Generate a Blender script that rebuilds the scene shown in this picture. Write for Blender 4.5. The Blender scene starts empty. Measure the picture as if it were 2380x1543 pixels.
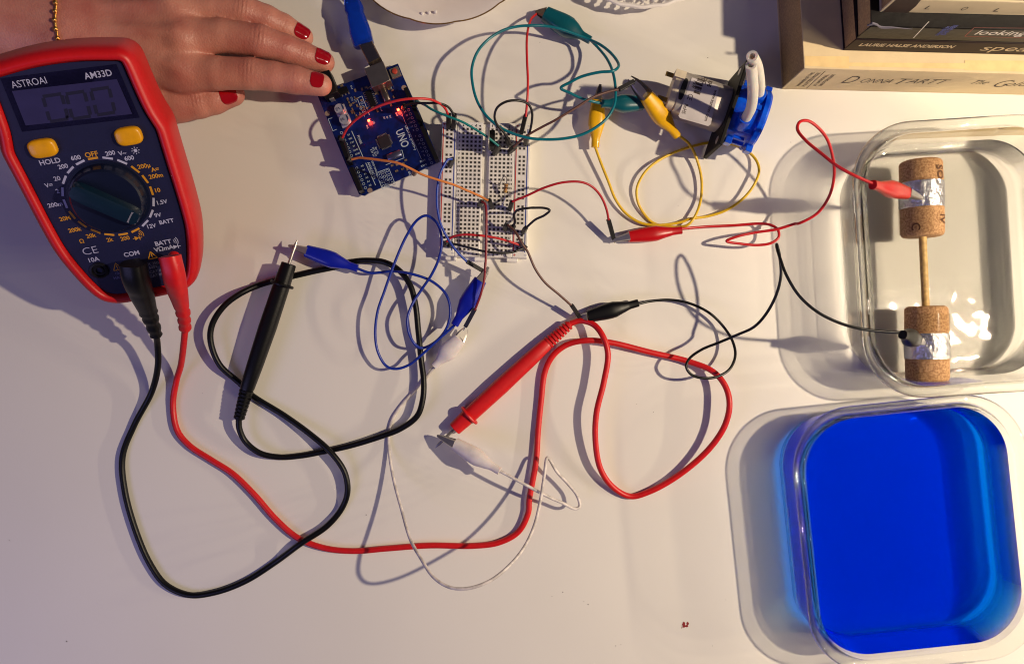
import bpy, math, random
import numpy as np
from mathutils import Vector, Matrix
random.seed(7)
SC = bpy.context.scene
COL = SC.collection
# ---------------------------------------------------------------- camera / light
F_PX, CAM_H = 1719.0, 463.0                     # focal length in reference pixels, camera height in mm
cam = bpy.data.objects.new('camera', bpy.data.cameras.new('camera')); COL.objects.link(cam)
cam.data.sensor_width = 36.0
cam.data.lens = 36.0*F_PX/2380.0
cam.data.clip_start, cam.data.clip_end = 0.01, 20.0
cam.location = (0, 0, CAM_H/1000)
SC.camera = cam
world = bpy.data.worlds.new('World'); SC.world = world; world.use_nodes = True
bg = world.node_tree.nodes['Background']
bg.inputs['Color'].default_value = (0.46, 0.42, 0.80, 1)
bg.inputs['Strength'].default_value = 0.08
def area(name, loc, target, size, power, color, size_y=None):
    l = bpy.data.lights.new(name, 'AREA'); l.energy = power; l.color = color
    l.shape = 'RECTANGLE' if size_y else 'DISK'; l.size = size
    if size_y: l.size_y = size_y
    o = bpy.data.objects.new(name, l); COL.objects.link(o); o.location = loc
    o.rotation_euler = (Vector(target)-Vector(loc)).to_track_quat('-Z', 'Y').to_euler()
    return o
area('lamp_light', (0.69, 0.055, 0.735), (0.22, 0, 0), 0.022, 9.1, (1.0, 0.82, 0.59))
for q in range(4): area('string_bulb_light', (0.66, -0.05-0.055*q, 0.23), (0, 0, 0), 0.010, 0.42, (1.0, 0.83, 0.60))
area('lilac_fill_light', (-0.70, -0.50, 0.70), (-0.20, -0.05, 0), 0.5, 1.9, (0.46, 0.42, 1.0))  # unseen lilac fill, added to lift and tint the left side
area('ceiling_light', (0.893, 0.07, 1.3), (0.2, 0.0, 0), 0.035, 0.5, (1.0, 0.9, 0.76), 0.22)
SC.view_settings.view_transform = 'Standard'; SC.view_settings.look = 'None'
SC.view_settings.exposure = 0.0; SC.view_settings.gamma = 1.0
SC.render.engine = 'CYCLES'
cy = SC.cycles
cy.use_denoising = True; cy.filter_width = 1.1
cy.max_bounces = 14; cy.transparent_max_bounces = 24; cy.transmission_bounces = 14; cy.glossy_bounces = 6; cy.diffuse_bounces = 4
cy.sample_clamp_indirect = 10.0; cy.blur_glossy = 0.6
# ---------------------------------------------------------------- calibration
# Measured picture positions are turned into real positions (mm) on surfaces of known height.
FR = {'D': (0, 0, 1), 'm': (0, 0, .4596), 'a': (591, 0, .4214), 'c': (1182, 0, .4214), 'p': (413.7, 472.8, .4214),
      'r': (1004.7, 472.8, .4596), 'w': (768.3, 768.3, .4213), 'u': (1477.5, 106.4, .1685), 'g': (1300.2, 118.2, .1532),
      'b': (1004.7, 248.2, .2451), 'd': (709.2, 118.2, .2299), 'k': (1789, 236.4, .4596), 'l': (1670.8, 886.5, .4252),
      'h': (118.2, 0, .298), 'o': (1773, 0, .2551), 'j': (177.3, 531.9, .1915)}
def ray(fr, x, y):
    ox, oy, s = FR[fr]
    return Vector(((ox+x*s-1190)/F_PX, (771.5-oy-y*s)/F_PX, -1.0))
def at(fr, x, y, z=0.0):
    r = ray(fr, x, y); p = r*(CAM_H-z); p.z = z
    return p
def on_plane(fr, x, y, p0, n):
    r = ray(fr, x, y); c = Vector((0, 0, CAM_H))
    return c + r*((p0-c).dot(n)/r.dot(n))
def path(fr, pts):
    """[(x,y[,z])...] -> points; missing heights are interpolated along the run"""
    out, zs = [], []
    f = fr
    xy = []
    for p in pts:
        if isinstance(p, str): f = p; continue
        ox, oy, s = FR[f]
        xy.append((ox+p[0]*s, oy+p[1]*s)); zs.append(p[2] if len(p) > 2 else None)
    d = [0.0]
    for i in range(1, len(xy)): d.append(d[-1]+math.dist(xy[i], xy[i-1]))
    known = [i for i, z in enumerate(zs) if z is not None]
    if not known: zs = [1.0]*len(xy); known = list(range(len(xy)))
    zi = np.interp(d, [d[i] for i in known], [zs[i] for i in known])
    return [at('D', x, y, float(z)) for (x, y), z in zip(xy, zi)]
# ---------------------------------------------------------------- materials
def lin(c): return tuple(((v/255)/12.92 if v/255 <= 0.04045 else ((v/255+0.055)/1.055)**2.4) for v in c)
MATS = {}
def mat(name, rgb, rough=0.45, metal=0.0, spec=0.5, noise=None, bump=None, emit=None, coat=0.0, sss=0.0, trans=0.0, alpha=None, ior=None):
    """rgb in sRGB 0..255; noise=(scale, amount[, rgb2]); bump=(scale, strength)"""
    if name in MATS: return MATS[name]
    m = bpy.data.materials.new(name); m.use_nodes = True; nt = m.node_tree
    b = nt.nodes['Principled BSDF']; L = nt.links.new
    col = lin(rgb)
    b.inputs['Base Color'].default_value = (*col, 1)
    b.inputs['Roughness'].default_value = rough; b.inputs['Metallic'].default_value = metal
    b.inputs['Specular IOR Level'].default_value = spec
    b.inputs['Coat Weight'].default_value = coat; b.inputs['Coat Roughness'].default_value = 0.08
    b.inputs['Transmission Weight'].default_value = trans
    if ior: b.inputs['IOR'].default_value = ior
    if sss:
        b.inputs['Subsurface Weight'].default_value = sss
        b.inputs['Subsurface Radius'].default_value = (1, .35, .2); b.inputs['Subsurface Scale'].default_value = 0.004
    tc = nt.nodes.new('ShaderNodeTexCoord')
    def nz(scale, detail=4):
        n = nt.nodes.new('ShaderNodeTexNoise'); n.inputs['Scale'].default_value = scale; n.inputs['Detail'].default_value = detail
        L(tc.outputs['Object'], n.inputs['Vector']); return n
    if noise is None: noise = (220, 0.10)
    n = nz(noise[0]); mx = nt.nodes.new('ShaderNodeMix'); mx.data_type = 'RGBA'
    c2 = lin(noise[2]) if len(noise) > 2 else tuple(v*(1-noise[1]) for v in col)
    ramp = nt.nodes.new('ShaderNodeMapRange'); ramp.inputs[1].default_value = .38; ramp.inputs[2].default_value = .62
    L(n.outputs['Fac'], ramp.inputs[0]); L(ramp.outputs[0], mx.inputs[0])
    mx.inputs[6].default_value = (*col, 1); mx.inputs[7].default_value = (*c2, 1)
    L(mx.outputs[2], b.inputs['Base Color'])
    if bump:
        n2 = nz(bump[0], 3); bp = nt.nodes.new('ShaderNodeBump'); bp.inputs['Strength'].default_value = bump[1]
        bp.inputs['Distance'].default_value = bump[2] if len(bump) > 2 else 0.0003
        L(n2.outputs['Fac'], bp.inputs['Height']); L(bp.outputs[0], b.inputs['Normal'])
    if emit:
        b.inputs['Emission Color'].default_value = (*lin(emit[0]), 1); b.inputs['Emission Strength'].default_value = emit[1]
    MATS[name] = m
    return m
def glass_mat(name, tint, edge, centre, rough=0.0, ior=1.45):
    m = bpy.data.materials.new(name); m.use_nodes = True; nt = m.node_tree; L = nt.links.new
    nt.nodes.remove(nt.nodes['Principled BSDF']); out = nt.nodes['Material Output']
    t = nt.nodes.new('ShaderNodeBsdfTransparent'); t.inputs[0].default_value = (*tint, 1)
    g = nt.nodes.new('ShaderNodeBsdfGlass'); g.inputs['Color'].default_value = (*tint, 1); g.inputs['Roughness'].default_value = rough; g.inputs['IOR'].default_value = ior
    lw = nt.nodes.new('ShaderNodeLayerWeight'); lw.inputs[0].default_value = 0.5
    mr = nt.nodes.new('ShaderNodeMapRange'); mr.inputs[1].default_value = 0.28; mr.inputs[2].default_value = 0.52; mr.inputs[3].default_value = centre; mr.inputs[4].default_value = edge
    L(lw.outputs['Facing'], mr.inputs[0])
    mx = nt.nodes.new('ShaderNodeMixShader'); L(mr.outputs[0], mx.inputs[0]); L(t.outputs[0], mx.inputs[1]); L(g.outputs[0], mx.inputs[2])
    L(mx.outputs[0], out.inputs['Surface'])
    return m
# ---------------------------------------------------------------- mesh builder (mm)
class MB:
    def __init__(s): s.v = []; s.f = []; s.mi = []
    def add(s, verts, faces, mi=0):
        o = len(s.v); s.v += [tuple(p) for p in verts]
        s.f += [tuple(i+o for i in f) for f in faces]; s.mi += [mi]*len(faces)
        return s
    def build(s, name, material, parent=None, origin=None, smooth=True, bevel=0.0, angle=40, subsurf=0):
        """vertices are world mm; the object's origin is its parent's base (or `origin`)"""
        base = Vector(parent['_base']) if parent is not None else Vector(origin if origin is not None else np.mean(np.array(s.v), axis=0))
        if parent is None and origin is None: base.z = min(p[2] for p in s.v)
        me = bpy.data.meshes.new(name)
        a = (np.array(s.v)-np.array(base))*0.001
        me.from_pydata([tuple(p) for p in a.tolist()], [], s.f)
        for m in (material if isinstance(material, (list, tuple)) else [material]): me.materials.append(m)
        me.polygons.foreach_set('material_index', s.mi)
        me.update()
        import bmesh
        bm = bmesh.new(); bm.from_mesh(me); bmesh.ops.recalc_face_normals(bm, faces=bm.faces); bm.to_mesh(me); bm.free()
        if smooth: me.shade_smooth()
        if smooth and angle < 180: me.set_sharp_from_angle(angle=math.radians(angle))
        o = bpy.data.objects.new(name, me); COL.objects.link(o)
        if parent is not None:
            o.parent = parent if '_off' not in parent else parent
            pb = Vector(parent['_base']); o.location = (0, 0, 0)
        else:
            o.location = base*0.001
        o['_base'] = tuple(base)
        if bevel:
            md = o.modifiers.new('bevel', 'BEVEL'); md.width = bevel*0.001; md.segments = 2; md.limit_method = 'ANGLE'; md.angle_limit = math.radians(35)
        if subsurf:
            md = o.modifiers.new('sub', 'SUBSURF'); md.levels = subsurf; md.render_levels = subsurf
        return o
def thing(name, label, cat, base, group=None):
    o = bpy.data.objects.new(name, None); COL.objects.link(o); o.empty_display_size = 0.01
    o.location = Vector(base)*0.001; o['_base'] = tuple(base); o['label'] = label; o['category'] = cat
    if group: o['group'] = group
    return o
def tag(o, label, cat, group=None):
    o['label'] = label; o['category'] = cat
    if group: o['group'] = group
    return o
def spline(pts, step=1.2):
    P = [Vector(p) for p in pts]
    if len(P) == 2:
        n = max(2, int((P[1]-P[0]).length/step)); return [P[0].lerp(P[1], i/n) for i in range(n+1)]
    Q = [P[0]*2-P[1]]+P+[P[-1]*2-P[-2]]; out = []
    for i in range(1, len(Q)-2):
        a, b, c, d = Q[i-1], Q[i], Q[i+1], Q[i+2]
        t0 = 0; t1 = t0+max(1e-4, (b-a).length)**.5; t2 = t1+max(1e-4, (c-b).length)**.5; t3 = t2+max(1e-4, (d-c).length)**.5
        n = max(1, int((c-b).length/step))
        for k in range(n):
            t = t1+(t2-t1)*k/n
            A1 = a*((t1-t)/(t1-t0))+b*((t-t0)/(t1-t0)); A2 = b*((t2-t)/(t2-t1))+c*((t-t1)/(t2-t1)); A3 = c*((t3-t)/(t3-t2))+d*((t-t2)/(t3-t2))
            B1 = A1*((t2-t)/(t2-t0))+A2*((t-t0)/(t2-t0)); B2 = A2*((t3-t)/(t3-t1))+A3*((t-t1)/(t3-t1))
            out.append(B1*((t2-t)/(t2-t1))+B2*((t-t1)/(t2-t1)))
    out.append(P[-1]); return out
def tube(mb, pts, r, seg=10, step=1.2, caps=True, smoothed=True, mi=0):
    P = spline(pts, step) if smoothed else [Vector(p) for p in pts]
    n = len(P); T = []
    for i in range(n):
        t = (P[min(i+1, n-1)]-P[max(i-1, 0)]); T.append(t.normalized() if t.length > 1e-9 else Vector((1, 0, 0)))
    u = T[0].cross(Vector((0, 0, 1)));
    if u.length < 1e-3: u = Vector((1, 0, 0))
    u.normalize(); V = []
    for i in range(n):
        u = (u-T[i]*u.dot(T[i])).normalized(); w = T[i].cross(u)
        rr = r(i/(n-1)) if callable(r) else r
        for k in range(seg):
            a = 2*math.pi*k/seg; V.append(P[i]+u*(math.cos(a)*rr)+w*(math.sin(a)*rr))
    Fc = [(i*seg+k, i*seg+(k+1) % seg, (i+1)*seg+(k+1) % seg, (i+1)*seg+k) for i in range(n-1) for k in range(seg)]
    if caps: Fc += [tuple(range(seg)), tuple((n-1)*seg+k for k in range(seg))]
    return mb.add(V, Fc, mi)
def sup(a, e):
    c, s = math.cos(a), math.sin(a)
    return math.copysign(abs(c)**(2/e), c), math.copysign(abs(s)**(2/e), s)
def loft(mb, centers, sizes, e=2.0, seg=24, up=Vector((0, 0, 1)), cap=True, mi=0):
    """superellipse rings; sizes = (half width, half height) per station"""
    C = [Vector(c) for c in centers]; n = len(C); V = []
    for i in range(n):
        t = (C[min(i+1, n-1)]-C[max(i-1, 0)]).normalized()
        if t.length < .5: t = Vector((1, 0, 0))
        s = t.cross(up).normalized(); w = s.cross(t)
        for k in range(seg):
            x, y = sup(2*math.pi*(k+.5)/seg, e); V.append(C[i]+s*(x*sizes[i][0])+w*(y*sizes[i][1]))
    Fc = [(i*seg+k, i*seg+(k+1) % seg, (i+1)*seg+(k+1) % seg, (i+1)*seg+k) for i in range(n-1) for k in range(seg)]
    if cap: Fc += [tuple(range(seg)), tuple((n-1)*seg+k for k in range(seg))]
    return mb.add(V, Fc, mi)
def axis_loft(mb, a, b, st, e=2.0, seg=24, up=Vector((0, 0, 1)), flat=1.0, mi=0):
    """st = [(t 0..1, half width[, half height])]"""
    a, b = Vector(a), Vector(b); d = b-a; t = d.normalized(); s = t.cross(up).normalized(); w = s.cross(t); V = []
    for q in st:
        c = a+d*q[0]; hw = q[1]; hh = q[2] if len(q) > 2 else hw*flat
        for k in range(seg):
            x, y = sup(2*math.pi*(k+.5)/seg, e); V.append(c+s*(x*hw)+w*(y*hh))
    n = len(st)
    Fc = [(i*seg+k, i*seg+(k+1) % seg, (i+1)*seg+(k+1) % seg, (i+1)*seg+k) for i in range(n-1) for k in range(seg)]
    Fc += [tuple(range(seg)), tuple((n-1)*seg+k for k in range(seg))]
    return mb.add(V, Fc, mi)
def box(mb, c, ex, ey, ez, hx, hy, hz, mi=0):
    c, ex, ey, ez = Vector(c), Vector(ex).normalized(), Vector(ey).normalized(), Vector(ez).normalized()
    V = [c+ex*(sx*hx)+ey*(sy*hy)+ez*(sz*hz) for sz in (-1, 1) for sx, sy in ((-1, -1), (1, -1), (1, 1), (-1, 1))]
    return mb.add(V, [(0, 3, 2, 1), (4, 5, 6, 7), (0, 1, 5, 4), (1, 2, 6, 5), (2, 3, 7, 6), (3, 0, 4, 7)], mi)
def prism(mb, poly, depth, n, mi=0):
    """poly of world points, extruded by -depth along n"""
    N = len(poly); n = Vector(n); V = [Vector(p) for p in poly]+[Vector(p)-n*depth for p in poly]
    return mb.add(V, [tuple(range(N)), tuple(range(2*N-1, N-1, -1))]+[(i, (i+1) % N, N+(i+1) % N, N+i) for i in range(N)], mi)
_TC = {}
def text_geo(s, bold=0.0):
    key = (s, bold)
    if key not in _TC:
        cu = bpy.data.curves.new('t', 'FONT'); cu.body = s; cu.size = 1.0; cu.offset = bold; cu.resolution_u = 3
        ob = bpy.data.objects.new('t', cu); me = bpy.data.meshes.new_from_object(ob)
        v = np.array([tuple(p.co) for p in me.vertices]) if len(me.vertices) else np.zeros((0, 3)); f = [tuple(p.vertices) for p in me.polygons]
        bpy.data.objects.remove(ob); bpy.data.meshes.remove(me); bpy.data.curves.remove(cu)
        _TC[key] = (v, f)
    return _TC[key]
def text(mb, s, p, right, up, cap, bold=0.012, shear=0.0, width=None, align='c', mi=0, lift=0.0):
    """cap = capital height in mm; p = centre (or left end when align='l')"""
    v, f = text_geo(s, bold)
    if not len(v): return mb
    right, up = Vector(right).normalized(), Vector(up).normalized(); n = right.cross(up)
    k = cap/0.70; x = v[:, 0]*k; y = v[:, 1]*k; x0, x1 = x.min(), x.max(); w = x1-x0
    sx = (width/w) if width else 1.0
    x = (x-x0)*sx; y = y-cap/2
    if align == 'c': x = x-w*sx/2
    x = x+shear*y
    P = Vector(p)+n*lift
    return mb.add([P+right*float(a)+up*float(b) for a, b in zip(x, y)], f, mi)
# common materials
M_black = mat('black_plastic', (14, 13, 15), 0.45, spec=.3)
M_rubber_black = mat('black_rubber', (7, 7, 9), 0.4, spec=.3, bump=(900, .15))
M_rubber_red = mat('red_rubber', (205, 18, 22), 0.42, bump=(900, .1))
M_steel = mat('nickel_steel', (176, 172, 170), 0.32, .75)
M_steel_dark = mat('dark_steel', (118, 108, 102), 0.36, .75)
M_housing = mat('connector_housing', (26, 24, 26), 0.45)
M_pin = mat('pin_metal', (190, 180, 150), 0.3, 1.0)
# ================================================================ TABLE
mb = MB(); mb.add([(-900, -700, 0), (900, -700, 0), (900, 700, 0), (-900, 700, 0)], [(0, 1, 2, 3)])
mb.add([(-900, -700, -25), (900, -700, -25), (900, 700, -25), (-900, 700, -25)], [(3, 2, 1, 0), ])
tb = mb.build('tabletop', mat('white_laminate', (228, 224, 216), 0.42, spec=0.35, noise=(6, .04), bump=(700, .10, 0.0002)), origin=(0, 0, 0))
tb['kind'] = 'structure'; tb['label'] = 'white laminate tabletop'
# ================================================================ BOOKS
def book(name, label, corner, e1, e2, z0, z1, L, Wd, cover, page, ctop=None, group=None):
    c = Vector((corner[0], corner[1], 0)); e1 = Vector((*e1, 0)).normalized(); e2 = Vector((*e2, 0)).normalized()
    t = thing(name, label, 'book', (c.x, c.y, z0), group)
    ct = 0.7
    def quad(a, b, z): return [c+e1*p+e2*q+Vector((0, 0, z)) for p, q in ((a[0], b[0]), (a[1], b[0]), (a[1], b[1]), (a[0], b[1]))]
    m = MB(); prism(m, quad((0, L), (0, Wd), z1), ct, (0, 0, 1)); prism(m, quad((0, L), (0, Wd), z0+ct), ct, (0, 0, 1))
    prism(m, quad((0, L), (-.02, ct), z1-ct), z1-z0-2*ct, (0, 0, 1))
    m.build('cover', cover, t, bevel=.35)
    m = MB(); prism(m, quad((.9, L-1), (ct+.01, Wd-1.2), z1-ct-.02), z1-z0-2*ct-.04, (0, 0, 1)); m.build('page_block', page, t, smooth=False)
    return t, c, e1, e2
pageM = mat('page_edges', (178, 148, 108), 0.9, noise=(900, .25), bump=(2500, .5))
rot = math.radians(-1.4)
e1 = (math.cos(rot), math.sin(rot)); e2 = (-math.sin(math.radians(3.2)), math.cos(math.radians(3.2)))
bk1 = book('paperback_book', 'thick cream paperback at the bottom of the book stack', (168.7, 151.9), e1, e2, 0, 36, 215, 140,
     mat('cream_cover', (224, 202, 160), 0.6, noise=(60, .08), bump=(500, .25)), pageM, group='books stacked at the top right')
darkM = mat('dark_cover', (46, 32, 31), 0.55, spec=.2, noise=(80, .25)); glossM = mat('black_gloss_cover', (17, 14, 15), 0.4, spec=.25, noise=(70, .3), bump=(260, .25, .0006))
bk2 = book('paperback_book', 'dark brown paperback with slanted author name above the cream book', (191.1, 162.3), e1, (-math.sin(math.radians(4)), math.cos(math.radians(4))), 36.05, 52.3, 200, 130, darkM, pageM, group='books stacked at the top right')
bk3 = book('paperback_book', 'glossy black paperback with red framed title on the dark brown book', (191.1, 162.6), e1, (-math.sin(math.radians(1.5)), math.cos(math.radians(1.5))), 52.35, 69.3, 205, 132, glossM, pageM, group='books stacked at the top right')
bk4 = book('paperback_book', 'pale paperback with widely spaced capital letters, topmost of the stack', (195.5, 170.2), e1, (-math.sin(math.radians(1.0)), math.cos(math.radians(1.0))), 69.35, 84.5, 200, 125, mat('pale_cover', (222, 204, 168), 0.5, noise=(40, .1)), pageM, group='books stacked at the top right')
def spine_writer(bk, z0, z1):
    t, c, e1v, e2v = bk; n = Vector((e1v.y, -e1v.x, 0)); p0 = Vector((c.x, c.y, z0))
    def hit(x, y): return on_plane('o', x, y, p0+n*.12, n)
    return t, e1v, n, hit
def seg_line(mb, a, b, w, n):
    a, b = Vector(a), Vector(b); d = (b-a).normalized(); s = d.cross(Vector(n)).normalized()*w/2
    return mb.add([a-s, b-s, b+s, a+s], [(0, 1, 2, 3)])
inkM = mat('dark_ink', (58, 42, 34), 0.7); cream_ink = mat('cream_ink', (214, 196, 160), 0.6)
t, r_, n_, hit = spine_writer(bk1, 0, 36)
Z = Vector((0, 0, 1))
m = MB()
for s, x, y, cap, w, sh in (('D', 815, 728, 13, 6.5, .15), ('ONNA', 1045, 740, 7.5, 18.5, .2), ('T', 1265, 745, 10, 7, .2), ('ARTT', 1505, 745, 8, 22, .25), ('The', 1990, 752, 7, 10, .25), ('G', 2190, 765, 12, 7, .15), ('oldfinch', 2245, 764, 8, 30, .2)):
    text(m, s, hit(x, y), r_, Z, cap, bold=-.012, shear=sh, width=w, align='l' if s in ('oldfinch',) else 'c')
tr, tu = Z, -r_
for s, x, y in (('WINNER OF THE', 383, 728), ('PULITZER PRIZE', 437, 730), ('#1 NATIONAL', 527, 735), ('BESTSELLER', 583, 733)):
    text(m, s, hit(x, y), tr, tu, 2.0, bold=.01, width=24 if 'W' in s or 'P' in s else 20)
seg_line(m, hit(397, 808), hit(570, 650), .4, n_)
m.build('spine_lettering', inkM, t, smooth=False)
m = MB(); z = 36.15
for x0, y0, x1, y1 in ((385, 505, 785, 600), (1840, 545, 2700, 640), (785, 565, 1840, 605)):
    a, b, c_, d_ = at('o', x0, y0+8, z), at('o', x1, y0+12, z), at('o', x1, y1+26, z), at('o', x0, y1, z)
    m.add([a, b, c_, d_], [(3, 2, 1, 0)])
m.build('cover_stripe', mat('warm_stripe', (236, 205, 145), 0.6, noise=(120, .12)), t, smooth=False)
t, r_, n_, hit = spine_writer(bk2, 36, 52)
m = MB(); text(m, 'LAURIE HALSE ANDERSON', hit(1315, 420), r_, Z, 3.9, bold=.03, shear=.1, width=53)
text(m, 'speak', hit(2015, 438), r_, Z, 8, bold=0.0, shear=.1, width=34, align='l'); m.build('spine_lettering', cream_ink, t, smooth=False)
t, r_, n_, hit = spine_writer(bk3, 52.35, 69.3)
m = MB(); text(m, 'looking for', hit(1960, 297), r_, Z, 6, bold=0.01, shear=.1, width=40, align='l')
seg_line(m, hit(1372, 350), hit(1513, 200), .5, n_); m.build('spine_lettering', mat('white_ink', (226, 222, 214), .5), t, smooth=False)
m = MB(); q = [hit(1840, 334), hit(1925, 256), hit(2700, 262), hit(2700, 356)]
for i in range(4): seg_line(m, q[i], q[(i+1) % 4], .45, n_)
m.build('title_frame', mat('red_ink', (150, 52, 48), .5), t, smooth=False)
m = MB(); text(m, 'a novel by', hit(1632, 285), Z, -r_, 2.6, bold=.04, width=12); text(m, 'JOHN GREEN', hit(1695, 278), Z, -r_, 2.6, bold=.04, width=13)
m.build('author_lettering', mat('blue_ink', (42, 62, 150), .5), t, smooth=False)
m = MB()
for k in range(3): tube(m, [hit(950+k*22, 235-k*12), hit(1010+k*14, 225), hit(1080, 246+k*6), hit(1180+30*k, 250+4*k), hit(1320+k*20, 268)], lambda s: .5*(1-s*.75), 6)
m.build('smoke_print', mat('smoke_ink', (112, 108, 122), .6), t, smooth=False)
t, r_, n_, hit = spine_writer(bk4, 69, 84)
m = MB()
for s, x, y in (('L', 1515, 72), ('O', 1840, 82), ('L', 2143, 94), ('I', 2450, 104), ('T', 2750, 112)): text(m, s, hit(x, y), r_, Z, 4.2, bold=-.005, shear=.1, width=2.6 if s != 'I' else .8)
m.build('spine_lettering', inkM, t, smooth=False)
m = MB(); pts = [hit(1085, 118), hit(1320, 122), hit(1395, 60), hit(1450, -8), hit(1230, -12)]; m.add(pts, [(0, 1, 2, 3, 4)]); m.build('spine_picture', mat('brown_print', (66, 50, 44), .5), t, smooth=False)
m = MB(); c = bk4[1]; ex, ey = bk4[2], bk4[3]; m.add([c+ex*a+ey*b+Z*84.62 for a, b in ((1, .8), (199, .8), (199, 124), (1, 124))], [(0, 1, 2, 3)]); m.build('cover_picture', mat('purple_print', (112, 84, 96), .35, noise=(50, .3)), t, smooth=False)
# ================================================================ SAUCER, CUP, LATTICE BOWL
porc = mat('white_porcelain', (232, 226, 220), 0.16, coat=.5, noise=(40, .03))
def lathe(mb, c, prof, seg=96, mod=None, mi=0):
    V = []; n = len(prof)
    for i, (r, z) in enumerate(prof):
        for k in range(seg):
            a = 2*math.pi*k/seg; rr = r*(1+(mod(a, r) if mod else 0)); V.append((c[0]+rr*math.cos(a), c[1]+rr*math.sin(a), c[2]+z))
    Fc = [(i*seg+k, i*seg+(k+1) % seg, (i+1)*seg+(k+1) % seg, (i+1)*seg+k) for i in range(n-1) for k in range(seg)]
    Fc += [tuple(range(seg)), tuple((n-1)*seg+k for k in range(seg))]
    return mb.add(V, Fc, mi)
pc = at('D', 1020, -186, 16); Rp = 243/1719*(CAM_H-16)
sc_mod = lambda a, r: (0.014*abs(math.sin(a*7+.4))**.6-.007)*max(0, (r/Rp-.6)/.4) if r > Rp*.6 else 0
t = thing('saucer', 'white porcelain saucer with scalloped gold rim behind the circuit board', 'saucer', (pc.x, pc.y, 0))
m = MB(); lathe(m, (pc.x, pc.y, 0), [(20, 1.5), (24, 0.3), (28, .3), (30, 2), (46, 7), (Rp-4, 14), (Rp, 16), (Rp-.6, 17), (Rp-5, 16), (Rp-14, 11.5), (44, 9), (32, 4.5), (24, 3.5), (10, 3.5)], mod=sc_mod); m.build('dish', porc, t, angle=70)
m = MB(); P = []
for k in range(241):
    a = 2*math.pi*k/240; rr = (Rp-.3)*(1+sc_mod(a, Rp)); P.append((pc.x+rr*math.cos(a), pc.y+rr*math.sin(a), 16.7))
tube(m, P, .45, 6, smoothed=False); m.build('gold_rim', mat('worn_gold', (150, 116, 66), .35, .6, noise=(300, .4)), t)
m = MB()
for k in range(90):
    a = 2*math.pi*k/90
    if (k % 13) > 2: continue
    rr = Rp-5.5-2.2*math.sin((k % 13)*.5); p = Vector((pc.x+rr*math.cos(a), pc.y+rr*math.sin(a), 16.2)); lathe(m, p, [(.2, .9), (.8, .7), (1.1, 0)], 8)
m.build('relief_beads', porc, t)
cc = at('D', 1004, -80, 30)
t = thing('cup', 'white porcelain cup standing on the scalloped saucer', 'cup', (pc.x, pc.y, 4.6))
m = MB(); lathe(m, (pc.x, pc.y, 4.6), [(17, 0), (19, .5), (22, 4), (31, 22), (38, 44), (39, 46), (37.6, 46), (30, 22), (20, 5), (4, 4)]); m.build('cup_body', mat('pink_tinted_porcelain', (228, 206, 200), .18, coat=.4), t, angle=70)
bc = at('D', 1496, -199, 14); Rb = 219/1719*(CAM_H-14)
t = thing('lattice_bowl', 'white openwork bowl with a woven rim left of the books', 'bowl', (bc.x, bc.y, 0))
m = MB(); lathe(m, (bc.x, bc.y, 0), [(18, .5), (26, 0), (30, 3), (Rb-9, 9), (Rb-8, 11), (Rb-10, 12), (28, 6), (10, 4)]); m.build('bowl_body', porc, t, angle=70)
m = MB(); N = 54
for k in range(N):
    a0 = 2*math.pi*k/N
    for sgn in (-1, 1):
        P = [Vector((bc.x+(Rb-9+8.6*q)*math.cos(a0+sgn*.07*math.sin(q*3.1)), bc.y+(Rb-9+8.6*q)*math.sin(a0+sgn*.07*math.sin(q*3.1)), 10.5+4*q)) for q in (0, .25, .5, .75, 1)]
        tube(m, P, 1.0, 6, step=2)
tube(m, [(bc.x+(Rb-.8)*math.cos(2*math.pi*k/120)*(1+.006*math.sin(k*1.35)), bc.y+(Rb-.8)*math.sin(2*math.pi*k/120)*(1+.006*math.sin(k*1.35)), 14.5) for k in range(121)], 1.3, 8, smoothed=False)
m.build('woven_rim', porc, t)
# ================================================================ GLASS DISHES
def rr_ring(cx, cy, hx, hy, r, z, rot, n=12):
    P = []; r = min(r, hx, hy)
    for q, (sx, sy) in enumerate(((1, 1), (-1, 1), (-1, -1), (1, -1))):
        for k in range(n+1):
            a = math.pi/2*(q+k/n); P.append(((hx-r)*sx+r*math.cos(a), (hy-r)*sy+r*math.sin(a)))
    for (a, b) in ((0, 1),): pass
    c, s = math.cos(rot), math.sin(rot)
    return [(cx+x*c-y*s, cy+x*s+y*c, z) for x, y in P]
def ringloft(mb, rings):
    n = len(rings[0]); V = [p for R in rings for p in R]
    Fc = [(i*n+k, i*n+(k+1) % n, (i+1)*n+(k+1) % n, (i+1)*n+k) for i in range(len(rings)-1) for k in range(n)]
    Fc += [tuple(range(n)), tuple((len(rings)-1)*n+k for k in range(n))]
    return mb.add(V, Fc)
glassM = glass_mat('clear_glass', (0.965, 0.97, 0.955), 1.0, 0.24)
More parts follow.
